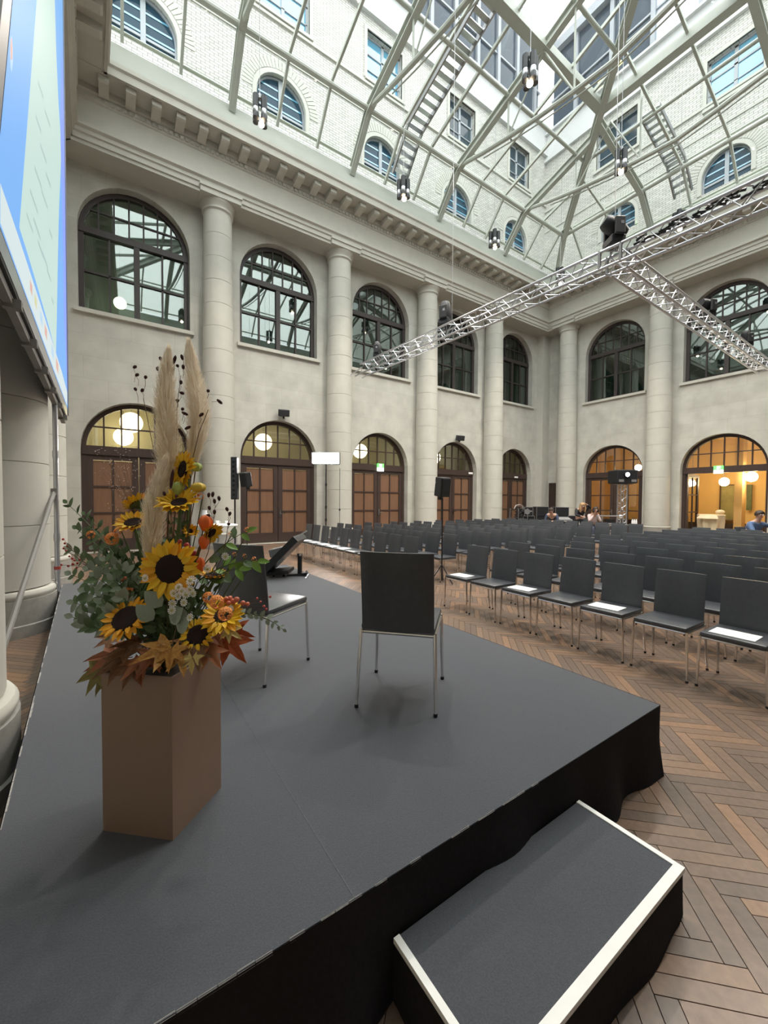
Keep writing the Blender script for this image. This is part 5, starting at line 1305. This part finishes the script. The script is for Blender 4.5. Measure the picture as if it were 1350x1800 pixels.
# pampas plumes
def plume(label, pts, widths, dd, seed, n=7000, mname='pampas'):
    r_ = random.Random(seed); P3 = [FP(x, y, dd) for x, y in pts]; base = P3[-1]
    t = thing('pampas_plume', label, 'pampas grass', base, 0, 'pampas plumes in the arrangement')
    def ev(u):
        f = u*(len(P3)-1); i = min(int(f), len(P3)-2); k = f-i; return P3[i].lerp(P3[i+1], k), (widths[i]*(1-k)+widths[i+1]*k)*S_*.5, (P3[i]-P3[i+1]).normalized()
    for ci, (mm, frac) in enumerate(((mname, .72), ('pampas_dark', .28))):
        m = MB()
        for k in range(int(n*frac)):
            u = r_.random()**.95; c, w_, d = ev(u); a = r_.random()*2*math.pi; q = d.orthogonal().normalized(); o = (q*math.cos(a)+d.cross(q)*math.sin(a))
            rr = w_*math.sqrt(r_.random())*(1.15 if ci == 0 else .8)*r_.uniform(.85,1.15); L_ = r_.uniform(.018,.042)
            p0 = c + o*rr*.55 - d*L_*.6; p1 = p0 + d*L_ + o*(rr*.45+.002*r_.random()); p2 = p1 + d*L_*.5 + o*.004*r_.uniform(-1,1.6) - Vector((0,0,.004))
            sd = d.cross(o).normalized()*r_.uniform(.0004,.0009)
            m.add([p0-sd-base, p0+sd-base, p1+sd-base, p1-sd-base, p2-base], [(0,1,2,3),(3,2,4)])
        m.build('plume' if ci == 0 else 'inner_plume', MAT[mm], t)
    MB().tube([p-base for p in P3]+[MOUTH-base], .004, 6).build('stem', MAT['stem_brown'], t)
plume('left upright pampas plume at the top of the arrangement', [(296,616),(293,650),(291,700),(294,750),(296,800),(297,850),(296,885)], [4,24,40,46,46,34,14], .04, 1, 11000)
plume('right pampas plume leaning right, the tallest of the arrangement', [(332,603),(336,635),(343,680),(350,715),(348,760),(341,800),(336,830)], [4,22,36,44,38,24,10], .08, 2, 11000)
plume('lower pampas plume curving down beside the big sunflower', [(291,808),(283,840),(274,880),(270,910),(266,950),(262,985)], [6,24,38,36,34,16], -.03, 3, 9000)

# dark burnet seed heads
def burnet(label, path, heads, dd):
    base = FP(*path[-1], dd); t = thing('burnet_stem', label, 'dried stem', base, 0, 'dark burnet stems in the arrangement')
    MB().tube([FP(x, y, dd)-base for x, y in path], .0013, 5).build('stem', MAT['stem_brown'], t)
    for x, y, ln, an, jx, jy in heads:
        p = FP(x, y, dd+.01*rnd.uniform(-1,1)); d = (RT*math.cos(R(an))+UPV*math.sin(R(an))).normalized(); L_ = ln*S_
        h = MB().lathe([(.001,-.5*L_),(.0042,-.38*L_),(.0062,0),(.0052,.3*L_),(.001,.5*L_)], 10, p-base, d).build('seed_head', MAT['seed_dark'], t, smooth=True)
        e = FP(jx, jy, dd); MB().tube([p-d*.4*L_-base, (p+e)/2-base+RT*.004, e-base], .0009, 4).build('twig', MAT['stem_brown'], t)
burnet('thin stem with dark seed heads branching at the far upper left', [(252,700),(262,750),(272,800),(285,900)], [(237,645,8,35,236,672),(241,659,8,35,243,678),(256,663,7,70,252,690),(238,684,7,110,243,708),(250,686,8,60,252,702)], .06)
burnet('dark seed heads between the two tall plumes', [(318,660),(314,690),(311,720),(310,800),(305,900)], [(282,630,7,95,284,650),(277,648,8,90,279,670),(297,624,7,20,298,640),(307,632,16,75,304,660),(320,628,11,105,322,645),(322,645,9,90,321,665),(312,643,6,120,315,670),(318,672,8,85,315,690),(320,691,9,-15,314,705),(312,704,7,-15,311,720)], .05)
burnet('dark seed heads right of the plumes', [(366,720),(350,760),(335,820),(325,900)], [(366,687,6,30,364,700),(386,706,13,-40,372,706),(354,729,10,38,350,745),(325,727,13,-25,322,745),(321,719,6,60,320,740),(330,752,12,25,326,768),(318,760,18,-60,322,790)], .03)
burnet('upright dark seed heads over the standing table', [(376,905),(374,930),(366,970),(340,1040)], [(367,870,9,80,370,890),(374,869,10,80,376,890),(385,876,9,100,378,893),(377,881,9,95,377,897),(368,893,8,105,373,912),(377,900,9,88,376,912),(366,906,8,5,375,910)], -.02)
burnet('pair of dark seed heads in front of the column loudspeaker', [(402,915),(398,945),(390,980),(350,1060)], [(399,895,8,110,401,915),(404,903,8,70,402,918),(402,921,5,90,400,930)], -.02)
burnet('dark feathered stem beside the topmost sunflower', [(301,900),(303,930),(305,980)], [(302,842,34,82,303,880),(289,868,8,110,300,885),(310,872,6,30,303,890)], -.05)

# lanterns, blossoms, berries, daisies
def lantern(label, px, py, dd, rp, m, sc=(1,1,1.15)):
    p = FP(px, py, dd); t = thing('physalis_lantern', label, 'flower', p, 0, 'physalis lanterns'); mb = MB().sphere((0,0,0), rp*S_, 20, 12, sc)
    mb.v = [(x*(1+.16*math.cos(5*math.atan2(y,x))), y*(1+.16*math.cos(5*math.atan2(y,x))), z-(.3*rp*S_ if z < -rp*S_*.9 else 0)) for x,y,z in mb.v]; mb.build('husk', MAT[m], t, smooth=True); stem_to_mouth(t, p, UPV*-1, .002, 'stem_brown')
lantern('round orange physalis lantern at the right', 361, 918, -.03, 11, 'lantern_orange'); lantern('red-orange physalis lantern below the drooping sunflower', 358, 952, -.04, 9, 'lantern_orange', (.9,.9,1.2)); lantern('lowest orange physalis lantern beside the big sunflower', 352, 992, -.05, 8, 'lantern_orange', (.8,.8,1.5))
lantern('pale green physalis lantern beside the topmost sunflower', 345, 821, .0, 9, 'lantern_green', (1,1,.9)); lantern('yellow physalis lantern right of the upper sunflowers', 348, 857, -.02, 11, 'lantern_yellow', (1.05,1,.8)); lantern('green physalis husk below the dark feathered stem', 312, 857, -.03, 9, 'lantern_green')
MB_b = MB().sphere((0,0,0), 1, 10, 7).mesh('floret', MAT['lantana'], True); flor = MB()
for k in range(5): flor.sphere((.6*math.cos(k*1.2566), .6*math.sin(k*1.2566), .1), .5, 7, 5, (1,1,.5))
flor_me = flor.mesh('floret', MAT['lantana'], True)
def blossoms(label, px, py, dd, rp, cnt):
    p = FP(px, py, dd); t = thing('lantana_cluster', label, 'flower', p, 0, 'orange blossom clusters'); r_ = rp*S_
    for k in range(cnt):
        z = 1-1.5*k/cnt; a = k*2.4; s = math.sqrt(max(0,1-z*z)); d = (TC*z*.8+UPV*(.3*z)+RT*s*math.cos(a)+UPV*s*math.sin(a)).normalized(); inst('floret', flor_me, t, align(d*r_*.8, d, s=r_*.30))
    stem_to_mouth(t, p, TC, .002, 'stem_green')
blossoms('orange blossom cluster left of the middle', 197, 947, -.03, 12, 20); blossoms('small orange blossom cluster above the left one', 207, 934, .0, 7, 10); blossoms('small orange blossom cluster at the far left', 160, 940, .02, 8, 12); blossoms('pale orange blossom cluster over the lower right sunflower', 396, 1079, -.20, 12, 20); blossoms('orange blossom cluster above the lower right sunflower', 381, 1058, -.15, 12, 20); blossoms('orange blossom cluster behind the lower right sunflower', 366, 1050, -.10, 10, 16); blossoms('orange blossom tuft beside the yellow lantern', 352, 873, -.01, 7, 10); blossoms('tiny orange blossoms before the second arched door', 434, 931, -.02, 5, 8); blossoms('tiny orange blossoms beside the right leaves', 404, 939, -.03, 4, 7); blossoms('orange blossom tip of the right-hand spray', 447, 983, -.02, 5, 8); blossoms('orange blossoms along the right-hand spray', 430, 977, -.02, 4, 7); blossoms('orange blossoms at the start of the right-hand spray', 412, 974, -.02, 4, 7); blossoms('reddish blossoms in the left greenery', 226, 1040, -.05, 8, 12)
berry_me = MB().sphere((0,0,0), 1, 12, 8).mesh('berry', MAT['berry_coral'], True); berry_r = MB().sphere((0,0,0), 1, 10, 7).mesh('berry', MAT['berry_red'], True)
def berries(label, pts, dd, rp, red, root):
    base = FP(*root, dd); t = thing('berry_twig', label, 'berries', base, 0, 'berry twigs in the arrangement')
    for x, y in pts:
        p = FP(x, y, dd+rnd.uniform(-.015,.015)); inst('berry', berry_r if red else berry_me, t, Matrix.Translation(p-base) @ Matrix.Scale(rp*S_*rnd.uniform(.85,1.15), 4)); MB().tube([p-base, (p-base)*.5+Vector((0,0,.006)), (0,0,0)], .0006, 4).build('twig', MAT['stem_brown'], t)
berries('coral berries reaching right in front of the stage chair seat', [(395,1056),(398,1053),(404,1052),(410,1057),(416,1054),(427,1060),(435,1062),(402,1060)], -.10, 4.2, False, (385,1075))
berries('red berries above the big sunflower', [(300,960),(306,968),(312,962),(318,975),(325,970),(330,980),(322,985),(310,978),(300,975),(335,965),(328,958),(316,952),(340,972)], -.03, 5, True, (318,1000))
berries('fine red berries at the far left of the greenery', [(112,964),(116,968),(122,978),(127,982),(131,985),(136,990),(108,993),(120,995),(135,998),(128,992),(118,960),(140,984),(114,955),(111,948)], .02, 2.0, True, (158,1000))
berries('small red berries in the lower left greenery', [(222,1038),(228,1042),(232,1036),(218,1046),(243,1054),(238,1060),(226,1050),(215,1020),(220,1016)], -.06, 2.6, False, (240,1075))
berries('dark red berry twig reaching across the chair seat', [(452,1052),(458,1058),(464,1066),(468,1071),(475,1049)], -.06, 2.2, True, (415,1072))
dp = MB()
for k in range(11): a = 2*math.pi*k/11; dp.add([(.25*math.cos(a-.2),.25*math.sin(a-.2),.02),(.95*math.cos(a-.2),.95*math.sin(a-.2),.0),(1.05*math.cos(a),1.05*math.sin(a),.0),(.95*math.cos(a+.2),.95*math.sin(a+.2),.0),(.25*math.cos(a+.2),.25*math.sin(a+.2),.02)], [(0,1,2,3,4)])
dz_me = dp.mesh('petals', MAT['daisy_white']); de_me = MB().sphere((0,0,.05), .42, 12, 6, (1,1,.5)).mesh('eye', MAT['daisy_eye'], True)
for x, y, lab in ((335,1020,'largest white daisy at the right of the big sunflower petals'), (314,1032,'white daisy just under the big sunflower'), (320,1039,'half-hidden white daisy under the big sunflower'), (305,1043,'white daisy left of the daisy group'), (313,1048,'white daisy with clear yellow eye in the group centre'), (327,1045,'white daisy in the group, right of centre'), (339,1043,'white daisy at the right end of the group'), (323,1059,'lowest round white daisy of the group'), (303,1061,'tilted white daisy at lower left of the group'), (255,1016,'lone white daisy left of the big sunflower'), (334,1036,'white daisy between the largest and the right one'), (302,1073,'faded white daisy over the grey leaves'), (396,978,'tilted white daisy by the stage chair back'), (364,1000,'upright white daisy bud by the side-on sunflower'), (405,1071,'white daisy beside the pale orange cluster'), (334,1085,'white daisy over the grey-green leaves')):
    p = FP(x, y, -.17 if x < 350 else -.16); n_ = (TC + RT*rnd.uniform(-.4,.4) + UPV*rnd.uniform(-.1,.6)).normalized(); t = thing('daisy', lab, 'flower', p, 0, 'white daisies in the arrangement'); s = (8 if x == 335 else 6.2)*S_
    inst('petals', dz_me, t, align((0,0,0), n_, s=s)); inst('eye', de_me, t, align((0,0,0), n_, s=s)); stem_to_mouth(t, p, n_, .0014)

# leafy sprigs
def sprig(name, label, p0, p1, dd0, dd1, sag, nl, meshes, size, group, m='stem_green', pairs=True):
    a, b = FP(*p0, dd0), FP(*p1, dd1); t = thing(name, label, 'foliage', a, 0, group); L_ = b-a
    bow = Vector((0,0,1))*sag*S_
    cur = lambda u: L_*u + bow*(4*u*(1-u))
    MB().tube([cur(k/8) for k in range(9)], [.0028-.0018*k/8 for k in range(9)], 5).build('stem', MAT[m], t)
    for k in range(nl):
        u = .18+.82*(k+.5)/nl; p = cur(u); d = (cur(min(1,u+.05))-cur(u-.05)).normalized()
        for s in ((-1, 1) if pairs else (rnd.choice((-1,1)),)):
            sd = d.cross(TC).normalized()*s; y = (sd*rnd.uniform(.6,1.0)+d*rnd.uniform(.3,.9)+TC*rnd.uniform(-.6,.6)+UPV*rnd.uniform(-.3,.4)).normalized(); z = (TC+UPV*rnd.uniform(0,1.2)+RT*rnd.uniform(-.6,.6))
            inst('leaf', rnd.choice(meshes), t, basis(p, y, z, size*S_*rnd.uniform(.75,1.2)))
    if True: inst('leaf', meshes[0], t, basis(cur(1), (cur(1)-cur(.9)).normalized(), TC+UPV*.5, size*S_*.8))
    return t
GL = 'grey-green eucalyptus sprigs on the left'
LB = 'eucalyptus sprig with grey-green leaves fanning out to the left'
ends = [(118,885,.05,8),(135,930,.04,6),(150,905,.08,10),(125,1010,.02,6),(140,985,.05,6),(130,1060,-.02,2),(128,1085,-.05,-4),(150,1040,-.03,4),(160,1100,-.06,-8),(170,1015,-.05,4),(185,985,-.02,6),(165,965,.03,8),(200,1020,-.08,4),(180,1060,-.09,0),(205,975,.04,8),(150,1075,-.04,0),(190,1040,-.02,0),(175,940,.06,6),(155,1000,.0,5),(210,1000,-.04,5),(195,1075,-.10,0),(145,1095,-.06,-6),(215,1050,-.10,2),(120,965,.05,6)]
LBL = {}
for rk, i in enumerate(sorted(range(len(ends)), key=lambda i: ends[i][1])): LBL[i] = 'grey-green eucalyptus sprig fanning left, %s counted from the top' % ordw[rk]
for i, (x, y, dd, sg) in enumerate(ends):
    sprig('eucalyptus_sprig', LBL[i], (262, 1100 if y > 1000 else 1060), (x, y), -.03, dd, sg*1.5, 9, [EUC, EUD, EUD] if y > 950 else [EUD, DRK, EUD], 20 if y > 1000 else 17, GL)
sprig('eucalyptus_sprig', 'pale round-leaved eucalyptus sprig hanging over the chair seat at the right', (400,1085), (497,1106), -.10, -.05, 14, 7, [EUC], 11, 'eucalyptus sprigs at the right')
for p0, p1, lab in (((345,1010),(432,935),'bright green leafy spray pointing up to the second door'), ((350,1020),(452,986),'bright leafy spray crossing the black chair back'), ((352,1040),(420,1000),'short green leafy spray before the chair back')):
    sprig('leafy_spray', lab, p0, p1, -.02, -.02, 10, 5, [BRT, EUD], 27, 'leafy sprays at the right', pairs=False)
DL = 'dark leafy filler sprig in the middle of the arrangement'
fl_ = ((215,960,.05),(235,985,.0),(250,950,.02),(255,1010,-.02),(240,1050,-.04),(270,1070,-.06),(290,1080,-.06),(310,1090,-.07),(345,1070,-.05),(350,1040,-.02),(330,1000,.05),(300,940,.05),(320,930,.04),(355,1010,.02),(300,905,.03),(320,905,.0),(265,1040,-.02),(375,1040,-.02),(235,1010,.02),(220,1040,.0),(330,1060,-.04),(365,1090,-.05),(250,930,.04),(285,960,.05))
for x, y, dd in fl_:
    rk = sorted(q_[:2] for q_ in fl_).index((x, y))+1
    sprig('filler_sprig', 'dark leafy filler sprig behind the blooms, %s counted from the left' % ordw[rk-1], (285,1150), (x, y), -.0, dd, 0, 6, [DRK, EUD, DRK], 22, 'dark leafy filler sprigs', pairs=True)
GG = leaf_mesh('leaf', MAT['leaf_grey'], 1, .7, .15, .15)
for x, y, lab in ((285,1066,'broad pale grey-green leaf below the big sunflower'), (300,1095,'broad grey-green leaf in the lower middle'), (325,1095,'broad grey-green leaf beside the lowest sunflower'), (270,1090,'broad grey-green leaf right of the lower left sunflower'), (312,1110,'broad grey-green leaf above the golden maple leaves')):
    p = FP(x, y, -.14); t = thing('broad_leaf', lab, 'leaf', p, 0, 'broad grey-green leaves'); inst('blade', GG, t, basis((0,0,0), RT*rnd.uniform(-.7,.7)+UPV*rnd.uniform(.2,.9)+TC*.3, TC+UPV*.5, 36*S_)); stem_to_mouth(t, p, TC, .0025)

# airy twigs with tiny pale buds
for i, (x, y, n_, lab) in enumerate(((190,820,26,'airy reddish twigs with tiny buds before the first arched door'), (215,850,26,'airy reddish twigs with tiny buds beside the lower plume'))):
    base = FP(262, 960, .05); t = thing('airy_twig', lab, 'dried stem', base, 0, 'airy bud twigs'); m = MB(); mbud = MB()
    root = FP(240, 920, .05)
    m.tube([Vector(), root-base], .0012, 4)
    for k in range(n_):
        e = FP(x+rnd.uniform(-25,55), y+rnd.uniform(-38,48), .05+rnd.uniform(-.04,.05)); md_ = (root+e)/2+Vector((0,0,rnd.uniform(-.01,.03))); m.tube([root-base, md_-base, e-base], .0004, 4)
        for j in range(3): mbud.sphere(e-base+Vector((rnd.uniform(-.012,.012),rnd.uniform(-.01,.01),rnd.uniform(-.012,.012))), .0018, 6, 4)
    m.build('twigs', MAT['stem_brown'], t); mbud.build('buds', MAT['cloth_pink'], t, kind='stuff')

# maple leaves round the rim
def maple_mesh(m):
    lobes = [(-150,.45),(-122,.30),(-95,.80),(-70,.42),(-48,.92),(-25,.45),(0,1.08),(25,.45),(48,.92),(70,.42),(95,.80),(122,.30),(150,.45)]
    mb = MB(); pts = []
    for i, (a, r_) in enumerate(lobes):
        if r_ > .6:
            for da, k in ((-9,.72),(-5,.80),(0,1.0),(5,.80),(9,.72)): pts.append((math.sin(R(a+da))*r_*k, math.cos(R(a+da))*r_*k))
        else: pts.append((math.sin(R(a))*r_, math.cos(R(a))*r_))
    v = [(0,-.02,0)] + [(x, y, .10*abs(x)-.16*(x*x+y*y)+.05*math.sin(5*x+3*y)) for x, y in pts]
    return mb.add(v, [(0,i+1,i+2) for i in range(len(pts)-1)]).mesh('blade', m, True)
MAPL = {k: maple_mesh(MAT['maple_'+k]) for k in ('gold','rust','orange','salmon','olive','yellow','brown')}
stalk_me = MB().tube([(0,0,0),(0,-.5,.03),(0,-.95,-.05)], .02, 5).mesh('stalk', MAT['stem_brown'])
def maple(label, px, py, dd, rp, d2, nz, kind):
    p = FP(px, py, dd); t = thing('maple_leaf', label, 'leaf', p, 0, 'autumn maple leaves on the vase rim'); y = RT*d2[0]+UPV*d2[1]+TC*d2[2]; z = TC*nz[0]+UPV*nz[1]+RT*nz[2]
    M_ = basis((0,0,0), y, z, rp*S_); inst('blade', MAPL[kind], t, M_); inst('stalk', stalk_me, t, M_)
maple('long rusty maple leaf pointing left over the vase', 200, 1150, -.06, 50, (-1,-.1,.1), (.5,.9,0), 'rust'); maple('olive maple leaf hanging left off the vase', 178, 1176, -.08, 48, (-1,-.45,.1), (.8,.6,-.2), 'olive'); maple('drooping olive-brown maple leaf below the left one', 185, 1188, -.07, 40, (-.6,-1,.1), (.9,.3,-.3), 'olive')
maple('large golden maple leaf on the front of the rim', 292, 1140, -.16, 46, (-.5,-.1,.5), (.7,.8,0), 'gold'); maple('golden maple leaf at the centre pointing down', 302, 1140, -.19, 34, (.05,-.9,.5), (.8,.6,.1), 'gold'); maple('rusty maple leaf along the front rim', 250, 1160, -.14, 44, (.3,-.35,.6), (.45,.9,0), 'rust'); maple('brown maple leaf in the shade of the lower left sunflower', 225, 1140, -.10, 44, (-.3,-.2,.6), (.4,.9,-.2), 'brown'); maple('dark brown maple leaf at the back left of the rim', 200, 1120, .02, 36, (-1,.1,.0), (.5,.9,0), 'brown')
maple('pale yellow maple leaf tip hanging over the front corner', 338, 1156, -.19, 24, (.1,-.9,.4), (.8,.5,.1), 'yellow'); maple('salmon maple leaf pointing right over the vase side', 365, 1142, -.15, 36, (.6,-.55,.3), (.8,.6,.2), 'salmon'); maple('big orange maple leaf at the right of the rim', 400, 1125, -.10, 46, (.6,-.7,.1), (.9,.4,.1), 'orange'); maple('second orange leaf behind the big orange one', 405, 1110, -.08, 38, (1,-.2,0), (.8,.5,-.2), 'orange'); maple('pale cream maple leaf below the lower right sunflower', 402, 1108, -.14, 24, (.9,-.45,.2), (.7,.7,0), 'yellow'); maple('golden-brown maple leaf between the salmon and golden ones', 345, 1142, -.17, 32, (.3,-.6,.5), (.7,.7,.1), 'brown'); maple('gold maple leaf at the back right of the rim', 380, 1130, .0, 40, (.8,.1,-.2), (.6,.8,0), 'gold')
maple('rust maple leaf over the dark left side of the vase', 235, 1172, -.15, 34, (-.2,-.6,.4), (.7,.6,0), 'brown')

for i, (x, y, dd, r_, d2, kd, lab) in enumerate(((215,1160,-.12,46,(-.7,-.35,.4),'brown','wide brown maple leaf under the rusty one at the left'), (270,1150,-.15,42,(-.15,-.4,.7),'rust','rust maple leaf tucked under the golden leaf'), (320,1150,-.17,36,(.35,-.5,.6),'gold','golden maple leaf right of the front corner'), (245,1130,-.08,40,(-.6,.1,.5),'brown','dark maple leaf just below the lower left sunflower'), (375,1120,-.12,38,(.5,.0,.6),'rust','rust maple leaf under the lower right sunflower'), (300,1125,-.10,42,(.1,.1,.8),'brown','dark brown maple leaf in the middle of the rim'), (190,1165,-.05,40,(-.9,-.2,.2),'rust','rust maple leaf at the left end of the rim'))):
    maple(lab, x, y, dd, r_, d2, (.55,.85,rnd.uniform(-.2,.2)), kd)
